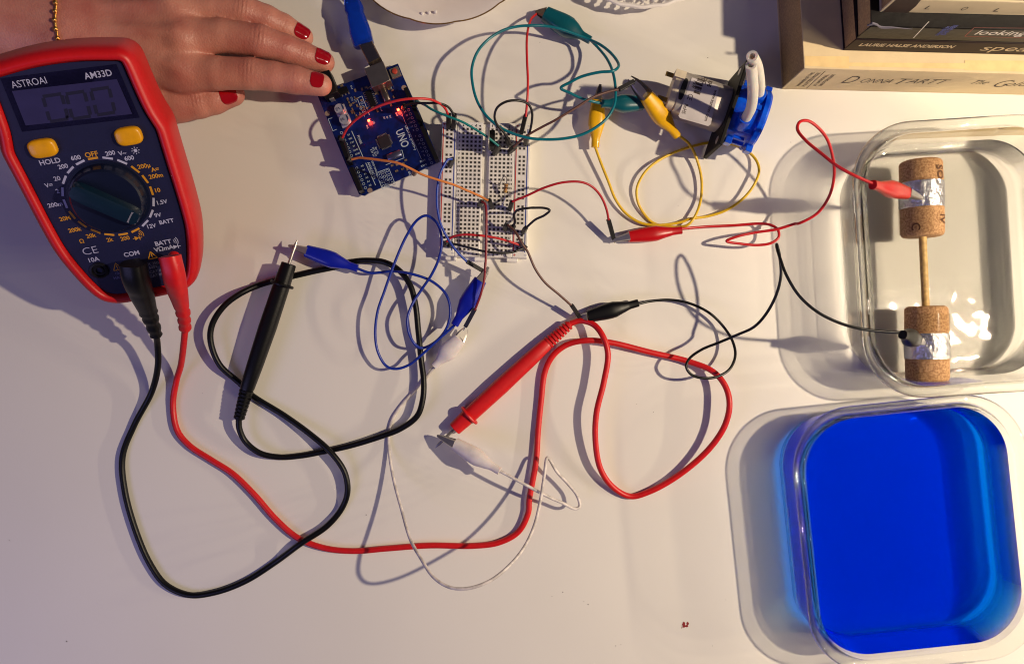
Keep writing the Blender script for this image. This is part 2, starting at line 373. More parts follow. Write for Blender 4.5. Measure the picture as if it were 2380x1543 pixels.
def dish(label, cx, cy, rot, bx, by, tx, ty, H, r, liquid, zl, lab2):
    t = thing('glass_container', label, 'glass container', (cx, cy, 0))
    R = lambda hx, hy, rad, z: rr_ring(cx, cy, hx, hy, rad, z, rot)
    f = lambda z: (bx+(tx-5-bx)*(z/H)**.8, by+(ty-5-by)*(z/H)**.8)
    rings = [R(bx-8, by-8, r-8, .7), R(bx-6, by-6, r-6, .15), R(bx-3, by-3, r-3, .15), R(bx-.8, by-.8, r-1, 1.2), R(bx, by, r, 3.2)]
    for z in (8, 16, 24, 32, H-5): rings.append(R(*f(z), r+z*.05, z))
    rings += [R(tx-3.5, ty-3.5, r+3, H-4.2), R(tx-.6, ty-.6, r+5, H-3.4), R(tx, ty, r+5, H-2), R(tx-.5, ty-.5, r+5, H-.5), R(tx-2, ty-2, r+4, H), R(tx-5, ty-5, r+2, H), R(tx-7, ty-7, r, H-.8)]
    wl = 1.9; g = lambda z: (f(z)[0]-wl, f(z)[1]-wl)
    for z in (H-3, 32, 24, 16, 9): rings.append(R(*g(min(z, H-3)), r-1+z*.03, z if z != 32 or H > 38 else 31))
    x, y = g(6); rings += [R(x-.6, y-.6, r-2, 4.4), R(x-2, y-2, r-3, 3.2), R(x-5, y-5, r-6, 2.8)]
    m = MB(); ringloft(m, rings); m.build('glass_body', glassM, t, angle=80)
    k = .22; m = MB(); rr = [R(g(6)[0]-5-k, g(6)[1]-5-k, r-6, 2.8+k), R(g(6)[0]-2-k, g(6)[1]-2-k, r-3, 3.2+k), R(g(6)[0]-.6-k, g(6)[1]-.6-k, r-2, 4.4+k)]
    for z in (9, 13, 18, 24, zl-1): rr.append(R(g(z)[0]-k, g(z)[1]-k, r-1+z*.03, z))
    rr += [R(g(zl)[0]-k, g(zl)[1]-k, r-1+zl*.03, zl+.3), R(g(zl)[0]-1.4, g(zl)[1]-1.4, r-2, zl-.3), R(g(zl)[0]-5, g(zl)[1]-5, r-5, zl-.35), R(g(zl)[0]-20, g(zl)[1]-20, r-12, zl-.35)]
    ringloft(m, rr); o = m.build('liquid', liquid, None, (cx, cy, 4.2), angle=80); tag(o, lab2, 'liquid' if 'blue' in lab2 else 'water'); o.name = 'blue_liquid' if 'blue' in lab2 else 'clear_water'
    return t
def liquid_mat(name, absorb, density, edge, centre, ripple):
    m = glass_mat(name, (1, 1, 1), edge, centre, ior=1.33); nt = m.node_tree
    tc = nt.nodes.new('ShaderNodeTexCoord'); nz = nt.nodes.new('ShaderNodeTexNoise'); nz.inputs['Scale'].default_value = 80; nz.inputs['Detail'].default_value = 1
    bp = nt.nodes.new('ShaderNodeBump'); bp.inputs['Strength'].default_value = ripple; bp.inputs['Distance'].default_value = .001
    nt.links.new(tc.outputs['Object'], nz.inputs['Vector']); nt.links.new(nz.outputs['Fac'], bp.inputs['Height'])
    for nd in nt.nodes:
        if nd.type == 'BSDF_GLASS': nt.links.new(bp.outputs[0], nd.inputs['Normal'])
    v = nt.nodes.new('ShaderNodeVolumeAbsorption'); v.inputs['Color'].default_value = (*absorb, 1); v.inputs['Density'].default_value = density
    nt.links.new(v.outputs[0], nt.nodes['Material Output'].inputs['Volume']); return m
waterM = liquid_mat('clear_water_material', (.53, .51, .56), 14.0, .9, .15, .20)
blueM = liquid_mat('blue_dye_material', (0.0, 0.78, 0.9995), 240.0, 1.0, .08, .22)
nt = blueM.node_tree; out = nt.nodes['Material Output']; src = out.inputs['Surface'].links[0].from_socket
df = nt.nodes.new('ShaderNodeBsdfDiffuse'); df.inputs[0].default_value = (0.0, 0.030, 0.98, 1); ms = nt.nodes.new('ShaderNodeMixShader'); ms.inputs[0].default_value = .17
nt.links.new(src, ms.inputs[1]); nt.links.new(df.outputs[0], ms.inputs[2]); nt.links.new(ms.outputs[0], out.inputs['Surface'])
dish('clear rectangular glass container of water with two corks floating', 260, 43, math.radians(3.6), 54, 69, 64.5, 78.5, 46, 30, waterM, 24, 'shallow clear water in the glass container around the corks')
dish('square glass container filled with bright blue liquid', 233.5, -116, math.radians(6.0), 63.5, 69, 67.8, 77, 38.6, 31, blueM, 30, 'bright blue dyed liquid filling the lower glass container')
# ================================================================ CORKS ON A SKEWER
cork = mat('cork_material', (196, 154, 108), 0.85, noise=(900, .5, (152, 110, 72)), bump=(900, .5, .0006))
foil = mat('aluminium_foil', (222, 222, 228), 0.26, .85, noise=(300, .1), bump=(330, 1.0, .0016))
tape = glass_mat('clear_tape', (.95, .95, .93), .5, .28, .12, 1.3)
zc = 27
ta, tb_ = at('k', 762, 300, zc), at('k', 772, 684, zc); ba, bb_ = at('k', 790, 1034, zc), at('k', 797, 1412, zc)
t = thing('cork_float', 'two corks wrapped in foil bands and joined by a wooden skewer in the water', 'cork float', ((ta+bb_)/2).to_tuple())
for (A, B, nm, r0, f0, f1) in ((ta, tb_, 'upper', 11.6, .29, .63), (ba, bb_, 'lower', 11.6, .36, .70)):
    m = MB(); axis_loft(m, A, B, [(0, 9.6), (.015, 10.8), (.04, 11.5), (.5, 11.75), (.95, 11.6), (.985, 11), (1, 9.8)], seg=40); ck = m.build('cork', cork, t, angle=60)
    m = MB(); axis_loft(m, A.lerp(B, f0), A.lerp(B, f1), [(0, 11.95), (.1, 12.05), (.3, 11.98), (.6, 12.1), (.9, 12.0), (1, 11.95)], seg=64); m.build('foil_band', foil, t, angle=60)
    m = MB(); d = (B-A).normalized(); s = d.cross(Z).normalized()
    fa, fb = (.27, .97) if nm == 'upper' else (.1, .72)
    V = []
    for i in range(2):
        c0 = A.lerp(B, (fa, fb)[i])
        for k in range(17):
            a = math.radians((20 if nm == 'upper' else -60)+k*(7.5 if nm == 'upper' else 9)); a = math.pi/2+(a-math.radians(20))*(1 if nm == 'upper' else 1)
            V.append(c0-s*(-1)*(12.3*math.cos(a))*-1+Z*(12.3*math.sin(a)))
    m.add(V, [(k, k+1, 18+k, 17+k) for k in range(16)]); m.build('tape', tape, t)
m = MB(); tube(m, [tb_.lerp(ta, .1), ba.lerp(bb_, .1)], 2.1, 12); m.build('skewer', mat('bamboo', (206, 168, 100), .55, noise=(400, .3)), t)
m = MB(); d = (tb_-ta).normalized(); s = Vector((-d.y, d.x, 0))
for ch, x, y in (('S', 840, 335), ('O', 845, 372), ('I', 862, 575), ('V', 862, 600), ('C', 740, 632)):
    p = at('k', x, y, zc+8.5)
    ax = ta+(p-ta).dot(d)*d; rad = (p-ax).normalized(); q = ax+rad*12.0; tt = d.cross(rad).normalized()
    text(m, ch, q, d, rad.cross(d), 4.6, bold=.02)
m.build('cork_print', mat('brown_stamp', (92, 56, 36), .8), t, smooth=False)
# ================================================================ MULTIMETER
th, ro, rl = math.radians(33), math.radians(6), math.radians(-12)
B0 = at('D', 317, 671, 45)
u0 = Vector((math.cos(ro), math.sin(ro), 0)); w0 = Vector((-math.sin(ro), math.cos(ro), 0))
mv = w0*math.cos(th)+Z*math.sin(th); n0 = u0.cross(mv); mu = u0*math.cos(rl)+n0*math.sin(rl); mn = mu.cross(mv)
def mp(x, y, h=0.0, fr='m'):            # on the meter's front panel
    return on_plane(fr, x, y, B0+mn*h, mn)
def ml(p): q = Vector(p)-B0; return q.dot(mu), q.dot(mv)
def mw(a, b, h=0.0): return B0+mu*a+mv*b+mn*h
mt = thing('multimeter', 'red cased digital multimeter with navy face, tilted up at the left', 'multimeter', (B0.x, B0.y, 0))
right = [(585, 306), (608, 309), (622, 322), (655, 400), (690, 480), (728, 560), (765, 618), (790, 655), (805, 705), (840, 820), (880, 945), (915, 1060), (938, 1150), (946, 1230), (948, 1330), (938, 1400), (905, 1428)]
Rt = [ml(mp(*p)) for p in right]; cu0 = 5.3
top = [ml(mp(*p)) for p in ((400, 312), (250, 325), (150, 341))]
half = Rt
left_ = [(2*cu0-a, b) for a, b in reversed(half)]
bot = [ml(mp(*p)) for p in ((800, 1450), (650, 1460), (500, 1463))]
botc = [(cu0+12, min(Rt[-1][1]-.7, 8)), (cu0-12, min(Rt[-1][1]-.7, 8))]
panel = half+botc+left_+[(cu0-12, Rt[0][1]+2.1), (cu0, Rt[0][1]+2.6), (cu0+12, Rt[0][1]+2.1)]
def smooth_poly(P, it=2):
    for _ in range(it):
        Q = []
        for i in range(len(P)):
            a, b = P[i], P[(i+1) % len(P)]; Q += [(a[0]*.75+b[0]*.25, a[1]*.75+b[1]*.25), (a[0]*.25+b[0]*.75, a[1]*.25+b[1]*.75)]
        P = Q
    return P
def offset(P, d):
    n = len(P); out = []; A = sum(P[i][0]*P[(i+1) % n][1]-P[(i+1) % n][0]*P[i][1] for i in range(n)); sg = 1 if A > 0 else -1
    for i in range(n):
        a, b = P[i-3], P[(i+3) % n]; tx, ty = b[0]-a[0], b[1]-a[1]; l = math.hypot(tx, ty); out.append((P[i][0]+sg*ty/l*d, P[i][1]-sg*tx/l*d))
    return out
PP = smooth_poly(panel)
m = MB(); rings = []
for off, h in ((-.6, -1.5), (0, -.3), (.5, 1.6), (1.6, 2.6), (3.0, 2.6), (4.6, 1.6), (5.8, -.6), (6.6, -4), (7.0, -10), (7.0, -20), (6.2, -25), (3.5, -28), (-2, -29)):
    rings.append([mw(a, b, h) for a, b in offset(PP, off)])
ringloft(m, rings); m.build('holster', mat('red_holster', (196, 14, 20), .42, noise=(500, .06), bump=(1500, .12)), mt, angle=85)
navy = mat('navy_face', (15, 17, 56), .5, noise=(300, .1), bump=(2500, .15))
m = MB(); prism(m, [mw(a, b, 0) for a, b in offset(PP, -.5)], 3, mn); m.build('face_panel', navy, mt, angle=30)
# screen
m = MB(); q = [mp(2, 398, .3), mp(588, 326, .3), mp(706, 596, .3), mp(112, 668, .3)]; m.add(q, [(3, 2, 1, 0)]); prism(m, q, .6, mn)
m.build('screen_bezel', mat('screen_bezel', (26, 24, 62), .25, coat=.3), mt, smooth=False)
m = MB(); q = [mp(60, 462, .55), mp(590, 402, .55), mp(668, 578, .55), mp(130, 636, .55)]; prism(m, q, .4, mn)
sc_ = m.build('screen', mat('lcd_glass', (44, 40, 84), .35, noise=(90, .15), coat=.4), mt, smooth=False)
m = MB()
for cx_, cy_ in ((283, 545), (398, 532), (522, 512)):
    C = ml(mp(cx_, cy_)); w, h = 4.2, 6.0; k = 1.1
    for dx, dy, hw, hh in ((0, h, w, k*.7), (0, -h, w, k*.7), (-w, h/2+.2, k*.75, h/2-.9), (w, h/2+.2, k*.75, h/2-.9), (-w, -h/2-.2, k*.75, h/2-.9), (w, -h/2-.2, k*.75, h/2-.9)):
        m.add([mw(C[0]+dx+sx*hw+.12*(dy+sy*hh), C[1]+dy+sy*hh, .62) for sx, sy in ((-1, -1), (1, -1), (1, 1), (-1, 1))], [(0, 1, 2, 3)])
C = ml(mp(340, 592)); lathe_c = mw(C[0], C[1], .62); m.add([lathe_c+mu*a+mv*b for a, b in ((-.7, -.7), (.7, -.7), (.7, .7), (-.7, .7))], [(0, 1, 2, 3)])
m.build('screen_digits', mat('lcd_ink', (17, 14, 42), .5), mt, smooth=False)
# buttons
for cx_, cy_ in ((215, 752), (650, 690)):
    C = ml(mp(cx_, cy_, 1.5)); m = MB(); rg = []
    for s_, h in ((1.06, -.5), (1.06, 1.8), (1.0, 2.6), (.86, 3.1), (.4, 3.25)):
        rg.append([mw(C[0]+sup(2*math.pi*k/32, 3.2)[0]*6.1*s_, C[1]+sup(2*math.pi*k/32, 3.2)[1]*4.3*s_, h) for k in range(32)])
    ringloft(m, rg); m.build('button', mat('yellow_button', (226, 158, 4), .35), mt, angle=60)
# knob
CK = (5.1, 54.3)
m = MB(); rg = []
for r_k, h in ((19.8, -.2), (19.8, .4), (18.4, .5), (18.0, 1.2), (17.2, 6), (16.2, 7), (10, 7.4), (2, 7.5)):
    rg.append([mw(CK[0]+r_k*math.cos(2*math.pi*k/64), CK[1]+r_k*math.sin(2*math.pi*k/64), h) for k in range(64)])
knobM = mat('dark_knob', (9, 17, 42), .3, noise=(200, .1), coat=.25)
ringloft(m, rg); kb = m.build('dial', knobM, mt, angle=35)
ka = ml(mp(372, 905, 7)); kc = ml(mp(728, 1062, 7)); ang = math.atan2(kc[1]-ka[1], kc[0]-ka[0]); kd = (math.cos(ang), math.sin(ang)); kn = (-kd[1], kd[0])
m = MB(); rg = []
for s_, h in ((1.0, 6.5), (1.0, 10), (.86, 12.5), (.5, 13)):
    rg.append([mw(CK[0]+kd[0]*x*17*min(1, s_+.1)+kn[0]*y*4.8*s_, CK[1]+kd[1]*x*17*min(1, s_+.1)+kn[1]*y*4.8*s_, h) for x, y in [sup(2*math.pi*(k+.5)/28, 5) for k in range(28)]])
ringloft(m, rg); m.build('dial_grip', mat('teal_grip', (6, 31, 50), .3, noise=(200, .1), coat=.25), kb, angle=40)
m = MB(); a0, a1 = 12.2, 17.1
m.add([mw(CK[0]+kd[0]*a+kn[0]*b, CK[1]+kd[1]*a+kn[1]*b, h) for a, b, h in ((a0, -3.2, 13.1), (16.3, -3.4, 11.2), (16.3, 3.4, 11.2), (a0, 3.2, 13.1))], [(0, 1, 2, 3)])
m.build('dial_pointer', mat('grey_pointer', (112, 112, 132), .5), kb, smooth=False)
# prints
whiteM = mat('white_print', (176, 176, 206), .6); yelM = mat('yellow_print', (206, 142, 24), .6); dimM = mat('dim_print', (96, 96, 130), .6)
W, Y, Dm = MB(), MB(), MB()
def dashat(mb_, x, y):
    C = ml(mp(x, y)); a = math.atan2(C[1]-CK[1], C[0]-CK[0]); r1 = (math.cos(a), math.sin(a)); t1 = (-r1[1], r1[0])
    mb_.add([mw(CK[0]+r1[0]*(21.3+p)+t1[0]*q_, CK[1]+r1[1]*(21.3+p)+t1[1]*q_, .12) for p, q_ in ((-.55, -2.4), (.55, -2.4), (.55, 2.4), (-.55, 2.4))], [(0, 1, 2, 3)])
for p in ((545, 805), (617, 823), (775, 1022), (763, 1080), (733, 1128), (334, 1030), (318, 970), (327, 910), (357, 860), (408, 824)): dashat(W, *p)
for p in ((472, 805), (682, 860), (733, 907), (764, 965), (684, 1163), (622, 1182), (553, 1184), (485, 1167), (420, 1131), (368, 1086)): dashat(Y, *p)
def mt_(mb_, s, x, y, cap=2.1, **k): text(mb_, s, mp(x, y, .12), mu, mv, cap, **({'bold': .02} | k))
for s, x, y in (('HOLD', 252, 817), ('600', 383, 798), ('200', 318, 842), ('20', 288, 903), ('V=', 246, 937), ('2', 291, 967), ('200m', 278, 1035), ('200', 557, 775), ('V~', 618, 775), ('600', 653, 800), ('1.5V', 820, 1022), ('9V', 798, 1088), ('BATT', 842, 1120), ('12V', 767, 1143), ('10A', 475, 1312), ('COM', 665, 1283)):
    mt_(W, s, x, y, 2.5 if s in ('10A', 'COM', 'HOLD') else 2.2)
mt_(W, 'CE', 455, 1267, 4.2, bold=-.01, width=7.5); mt_(W, 'BATT', 825, 1227, 2.5); mt_(W, 'V\u03a9mA', 828, 1256, 2.5)
text(W, 'AM33D', mp(495, 377, .45), mu, mv, 3.0, bold=.01, width=12.5); text(W, 'ASTROAI', mp(145, 418, .45), mu, mv, 3.2, width=15.5, bold=.0)
for r_s in (1.3, 2.3, 3.3):
    C = ml(mp(868, 1222)); P = [(C[0]+r_s*math.cos(a), C[1]+r_s*math.sin(a)) for a in np.linspace(-.7, .7, 7)]
    for i in range(6): seg_line(W, mw(*P[i], .12), mw(*P[i+1], .12), .35, mn)
C = ml(mp(893, 1246)); W.add([mw(C[0]+a, C[1]+b, .12) for a, b in ((-1.6, -1.2), (.6, 0), (-1.6, 1.2))], [(0, 1, 2)]); seg_line(W, mw(C[0]+.8, C[1]-1.3, .12), mw(C[0]+.8, C[1]+1.3, .12), .4, mn); seg_line(W, mw(C[0]-2.6, C[1], .13), mw(C[0]+2.2, C[1], .13), .35, mn)
C = ml(mp(685, 762)); W.add([mw(C[0]+.9*math.cos(a), C[1]+.9*math.sin(a), .12) for a in np.linspace(0, 2*math.pi, 13)[:-1]], [tuple(range(12))])
for k in range(8): a = k*math.pi/4; seg_line(W, mw(C[0]+1.3*math.cos(a), C[1]+1.3*math.sin(a), .12), mw(C[0]+2.0*math.cos(a), C[1]+2.0*math.sin(a), .12), .35, mn)
for s, x, y in (('20M', 328, 1105), ('200k', 378, 1162), ('20k', 460, 1192), ('\u03a9', 413, 1220), ('2k', 555, 1212), ('200', 632, 1205), ('OFF', 462, 781), ('200\u00b5', 727, 840), ('A=', 783, 857), ('200m', 788, 890), ('10', 797, 962)):
    mt_(Y, s, x, y, 2.5 if s == 'OFF' else 2.2)
C = ml(mp(698, 1203)); Y.add([mw(C[0]+a, C[1]+b, .12) for a, b in ((-1.6, -1.2), (.6, 0), (-1.6, 1.2))], [(0, 1, 2)]); seg_line(Y, mw(C[0]+.8, C[1]-1.3, .12), mw(C[0]+.8, C[1]+1.3, .12), .4, mn); seg_line(Y, mw(C[0]-2.6, C[1], .13), mw(C[0]+2.2, C[1], .13), .35, mn)
for r_s in (1.0, 1.9, 2.8):
    P = [(C[0]+.6+r_s*math.cos(a), C[1]+1.6+r_s*math.sin(a)) for a in np.linspace(-.4, 1.1, 6)]
    for i in range(5): seg_line(Y, mw(*P[i], .12), mw(*P[i+1], .12), .35, mn)
for x, y in ((592, 1350), (768, 1292)):
    C = ml(mp(x, y)); T3 = [(C[0]-2.4, C[1]-1.8), (C[0]+2.4, C[1]-1.8), (C[0], C[1]+2.4)]
    for i in range(3): seg_line(Y, mw(*T3[i], .12), mw(*T3[(i+1) % 3], .12), .45, mn)
    seg_line(Y, mw(C[0], C[1]-1.2, .12), mw(C[0], C[1]+1.1, .12), .45, mn)
for s, x, y in (('MAX', 598, 1403), ('10A', 600, 1380), ('MAX 250mA', 775, 1332), ('CAT II', 785, 1372), ('CAT III', 788, 1392), ('600V', 775, 1350)): mt_(Dm, s, x, y, 1.6)
W.build('white_markings', whiteM, mt, smooth=False); Y.build('yellow_markings', yelM, mt, smooth=False); Dm.build('dim_markings', dimM, mt, smooth=False)
C = ml(mp(500, 1370, 1)); m = MB(); rg = []
for r_k, h in ((4.6, -.2), (4.6, 1.0), (3.6, 1.2), (3.2, .3), (2.4, .3), (2.4, .9), (1.7, .9), (1.5, -1.2), (.3, -1.2)): rg.append([mw(C[0]+r_k*math.cos(2*math.pi*k/32), C[1]+r_k*math.sin(2*math.pi*k/32), h) for k in range(32)])
ringloft(m, rg); m.build('jack_socket', M_black, mt, angle=40)
m = MB(); foot = mw(-6, 88, -28); gp = Vector((foot.x-10, foot.y+20, 0.8)); box(m, (foot+gp)/2, mu, (foot-gp), mn, 9, (foot-gp).length/2, 1.6); m.build('kickstand', M_black, mt, bevel=.6)
lowc = mw(5, 8, -27)
m = MB(); box(m, Vector((lowc.x, lowc.y, lowc.z/2)), (1, 0, 0), (0, 1, 0), Z, 9, 5, lowc.z/2-.3); m.build('rear_foot', M_black, mt, bevel=.8)
# ================================================================ TEST LEADS
def plug_and_lead(color, name, label, plug, plug_w, cable, cable_r, probe, guard, relief, tipm):
    base = cable[len(cable)//2]
    t = thing(name, label, 'test lead', (base.x, base.y, 0))
    m = MB(); C = spline(plug, 2.0); n = len(C); ws = np.interp(np.linspace(0, 1, n), np.linspace(0, 1, len(plug_w)), plug_w)
    sz = []
    for i, w in enumerate(ws):
        q = i/(n-1)
        if q > .66: w = w*(1+.10*(1 if (i % 3) else -1))
        sz.append((w, w*(.95 if q > .3 else 1.05)))
    loft(m, C, sz, e=3.0, seg=24); m.build('plug', color, t, angle=50)
    m = MB(); st = plug[0]+(plug[1]-plug[0])*.75-mn*2; tube(m, [st, st-mn*9], 3.2, 16); m.build('plug_shroud', color, t)
    m = MB(); tube(m, cable, cable_r, 14, step=1.5); m.build('cable', color, t)
    tip, mouth, tail, end = probe          # points
    L = (tail-mouth).length
    m = MB(); axis_loft(m, mouth, tail, [(0, 3.6), (.004, 4.3), (.1, 4.7), (.18, 4.9), (.5, 5.2), (.8, 4.7), (.98, 4.1), (1, 3.6)], e=2.6, seg=28); hd = m.build('probe_handle', color, t, angle=40)
    m = MB(); k = guard/L; axis_loft(m, mouth.lerp(tail, k-.012), mouth.lerp(tail, k+.012), [(0, 5), (.1, 6.9), (.5, 7.3), (.9, 6.9), (1, 5)], seg=32); m.build('finger_guard', color, hd)
    m = MB(); st = []; N = 8
    for i in range(N):
        a, b = i/N, (i+.62)/N; r0 = 4.0-.9*a; st += [(a, r0), (b, r0), (b+.002, r0-1.1), ((i+1)/N-.002, r0-1.1)]
    axis_loft(m, tail, end, st, e=2.6, seg=24); m.build('strain_relief', color, t, angle=30)
    m = MB(); axis_loft(m, tip, mouth, [(0, .08), (.22, .95), (1, 1.0)], seg=14); m.build('probe_tip', tipm, t, angle=50)
    return t
rc = path('j', [(1320, 1215, 33), (1305, 1380, 26), 'D', (420, 850, 12), (410, 885, 5), (402, 940, 2.2), (412, 1000, 2.2), (440, 1035, 2.2), (490, 1068, 2.2), (540, 1100, 2.2), (590, 1148, 2.2), (640, 1205, 2.2), (690, 1248, 2.2), (750, 1272, 2.2), (820, 1280, 2.2), (900, 1274, 2.2), (1000, 1267, 2.2), (1100, 1268, 2.2), (1160, 1260, 2.2), (1205, 1235, 2.5),
       (1228, 1190, 3), 'r', (490, 1500, 3), (525, 1300, 3), (535, 1150, 2.5), (550, 1000, 2.5), (570, 850, 3), (610, 770, 4), (680, 715, 5), (780, 693, 7), (900, 703, 6), (1100, 752, 4), (1300, 800, 4), (1420, 850, 8), (1480, 920, 11), (1503, 1010, 13), (1480, 1120, 12), (1400, 1240, 9), (1250, 1370, 5), (1100, 1455, 3), (1000, 1480, 2.2), (910, 1430, 4), (850, 1340, 7), (825, 1200, 10), (830, 1060, 12), (868, 900, 12.5), (888, 760, 13), (862, 670, 12), (815, 612, 9), (750, 593, 6.5), (698, 607, 5.5)])
plug_and_lead(M_rubber_red, 'test_lead', 'thick red test lead with plug and red probe', [p for p in path('j', [(1135, 330, 71), (1170, 480, 69), (1210, 680, 62), (1262, 880, 50), (1300, 1040, 42), (1322, 1210, 33)])], [5.2, 5.2, 4.9, 4.0, 3.1, 2.9], rc, 1.85,
      [at('r', 12, 1238, 4), at('r', 112, 1140, 5), at('r', 585, 705, 5.2), at('r', 698, 608, 5.2)], 12.5, 0, M_steel)
bc_ = path('j', [(970, 1290, 30), (985, 1400, 24), 'D', (367, 850, 16), (352, 912, 6), (312, 988, 2.2), (285, 1060, 2.2), (290, 1140, 2.2), (318, 1240, 2.2), (350, 1312, 2.2), (385, 1358, 2.2), (440, 1382, 2.2), (500, 1376, 2.2), (570, 1350, 2.2), (640, 1306, 2.2), (700, 1262, 6.2), (760, 1222, 4), (795, 1180, 3), (808, 1140, 5), (800, 1095, 6), (768, 1050, 7), (720, 1008, 5), (660, 965, 3), 'p', (400, 1052, 2.2), (340, 990, 2.2), (230, 890, 6), (180, 760, 9), (188, 670, 10), (250, 570, 10), (340, 500, 8), (450, 450, 3), (560, 420, 2.2), (600, 410, 2.2), (750, 375, 2.2), (870, 350, 2.2), (960, 322, 4), (1050, 315, 5), (1140, 325, 6), (1220, 370, 8), (1280, 450, 9), (1310, 560, 9), (1325, 700, 8), (1340, 850, 6), (1355, 980, 7), (1350, 1080, 8), (1320, 1170, 8), (1230, 1240, 6), (1100, 1290, 4.5), (950, 1335, 3), (800, 1368, 2.4), (680, 1390, 2.2), (560, 1398, 3), (450, 1375, 5), (370, 1310, 6), (338, 1240, 8), (335, 1190, 9)])
plug_and_lead(M_rubber_black, 'test_lead', 'thick black test lead with plug and black probe', [p for p in path('j', [(690, 420, 67), (712, 560, 64), (760, 700, 58), (835, 900, 48), (900, 1080, 39), (970, 1290, 30)])], [6.3, 6.2, 5.8, 4.7, 3.6, 3.0], bc_, 1.85,
      [at('p', 660, 195, 12), at('p', 612, 332, 11.5), at('p', 378, 1030, 10), at('p', 335, 1192, 9)], 13.5, 0, M_steel)
# ================================================================ ALLIGATOR LEADS
def gator(par, tail, mouth, tip, wmax, color, opened=0.0, horiz=False, e=2.6, jaw=None):
    tail, mouth, tip = Vector(tail), Vector(mouth), Vector(tip)
    m = MB(); h = wmax/2
    axis_loft(m, tail, mouth, [(0, 1.5), (.003, 2.4, 2.2), (.17, 2.5, 2.2), (.21, 2.8, 2.4), (.34, h*.76, h*.62), (.47, h*.98, h*.78), (.56, h, h*.80), (.66, h*.97, h*.78), (.99, h*.74, h*.66), (1.0, h*.6, h*.55)], e=e, seg=28)
    m.build('clip_sleeve', color, par, angle=32)
    m = MB(); d = (tip-mouth); dn = d.normalized(); s = dn.cross(Z).normalized(); up = s.cross(dn); L = d.length
    sp = s if horiz else up; ot = up if horiz else s
    for sg in (-1, 1):
        V = []
        for q in (0, .25, .5, .75, .93, 1):
            c = mouth-dn*1.0+dn*(L+1)*q+sp*sg*(h*.38*(1-q)+.45+opened*math.sin(q*2.6)*1.0); wd = h*.52*(1-q)+1.1*q+(.0 if q < .9 else -.35); tk = .45
            V += [c+ot*wd+sp*sg*tk*.2, c-ot*wd+sp*sg*tk*.2, c-ot*wd*.7+sp*sg*(tk+.8*(1-q)), c+ot*wd*.7+sp*sg*(tk+.8*(1-q))]
        Fc = [(i*4+k, i*4+(k+1) % 4, i*4+4+(k+1) % 4, i*4+4+k) for i in range(5) for k in range(4)]+[(0, 1, 2, 3), (20, 21, 22, 23)]
        m.add(V, Fc)
    if not horiz:
        for i in range(5):
            c = mouth+dn*L*(.5+.1*i); m.add([c+ot*.9+sp*.5, c-ot*.9+sp*.5, c+dn*.5-sp*.5-ot*.9, c+dn*.5-sp*.5+ot*.9], [(0, 1, 2, 3)])
    m.build('clip_jaw', jaw or M_steel, par, angle=30)
def wirepart(par, pts, r, color, name='wire'):
    m = MB(); tube(m, pts, r, 10, step=1.0); return m.build(name, color, par)
def lead(label, color, sleeve, pts, r=.85):
    b = pts[len(pts)//2]; t = thing('alligator_lead', label, 'alligator clip lead', (b.x, b.y, 0)); wirepart(t, pts, r, color); return t
GRP = 'alligator clip leads'
c_blue = mat('blue_vinyl', (8, 26, 158), .32, coat=.2); c_teal = mat('teal_vinyl', (6, 84, 96), .3, coat=.2); c_yel = mat('yellow_vinyl', (232, 176, 10), .32, coat=.2)
c_red = mat('red_vinyl', (186, 8, 16), .28, coat=.3); c_blk = mat('black_vinyl', (7, 7, 9), .35, spec=.4); c_wht = mat('white_vinyl', (226, 218, 216), .42, sss=.15)
w_blue = mat('blue_wire_skin', (14, 44, 150), .35); w_teal = mat('teal_wire_skin', (0, 108, 122), .33); w_yel = mat('yellow_wire_skin', (226, 184, 30), .35); w_red = mat('red_wire_skin', (196, 22, 32), .35); w_blk = mat('black_wire_skin', (8, 8, 10), .35, spec=.4)
w_wht = mat('white_wire_skin', (220, 212, 210), .45, noise=(260, .35))
# blue
t = lead('blue alligator lead clipped to the black probe tip', w_blue, c_blue, path('p', [(985, 358, 7), (1060, 383, 7), (1180, 375, 8), (1280, 387, 13.5), (1400, 430, 12), (1480, 505, 12), (1502, 600, 12), (1480, 690, 12), (1420, 762, 10), (1350, 797, 8), (1310, 780, 13), (1275, 720, 14), (1265, 640, 14), (1290, 560, 13), (1340, 480, 12), (1400, 390, 15), (1440, 300, 17), (1455, 205, 18), (1430, 112, 18), (1370, 68, 18), (1320, 92, 17), (1260, 180, 15), (1190, 340, 14), (1140, 480, 13), (1100, 600, 13), (1088, 730, 12), (1105, 825, 11), (1150, 897, 10), (1200, 912, 10), (1270, 892, 10), (1340, 838, 12), (1430, 755, 12), (1525, 672, 12)]))
gator(t, at('p', 992, 360, 7), at('p', 705, 262, 9.5), at('p', 610, 233, 10.5), 10.4, c_blue, 0)
gator(t, at('p', 1525, 672, 12), at('r', 245, 385, 13), at('r', 285, 322, 13), 10.8, c_blue, 0)
t['group'] = GRP
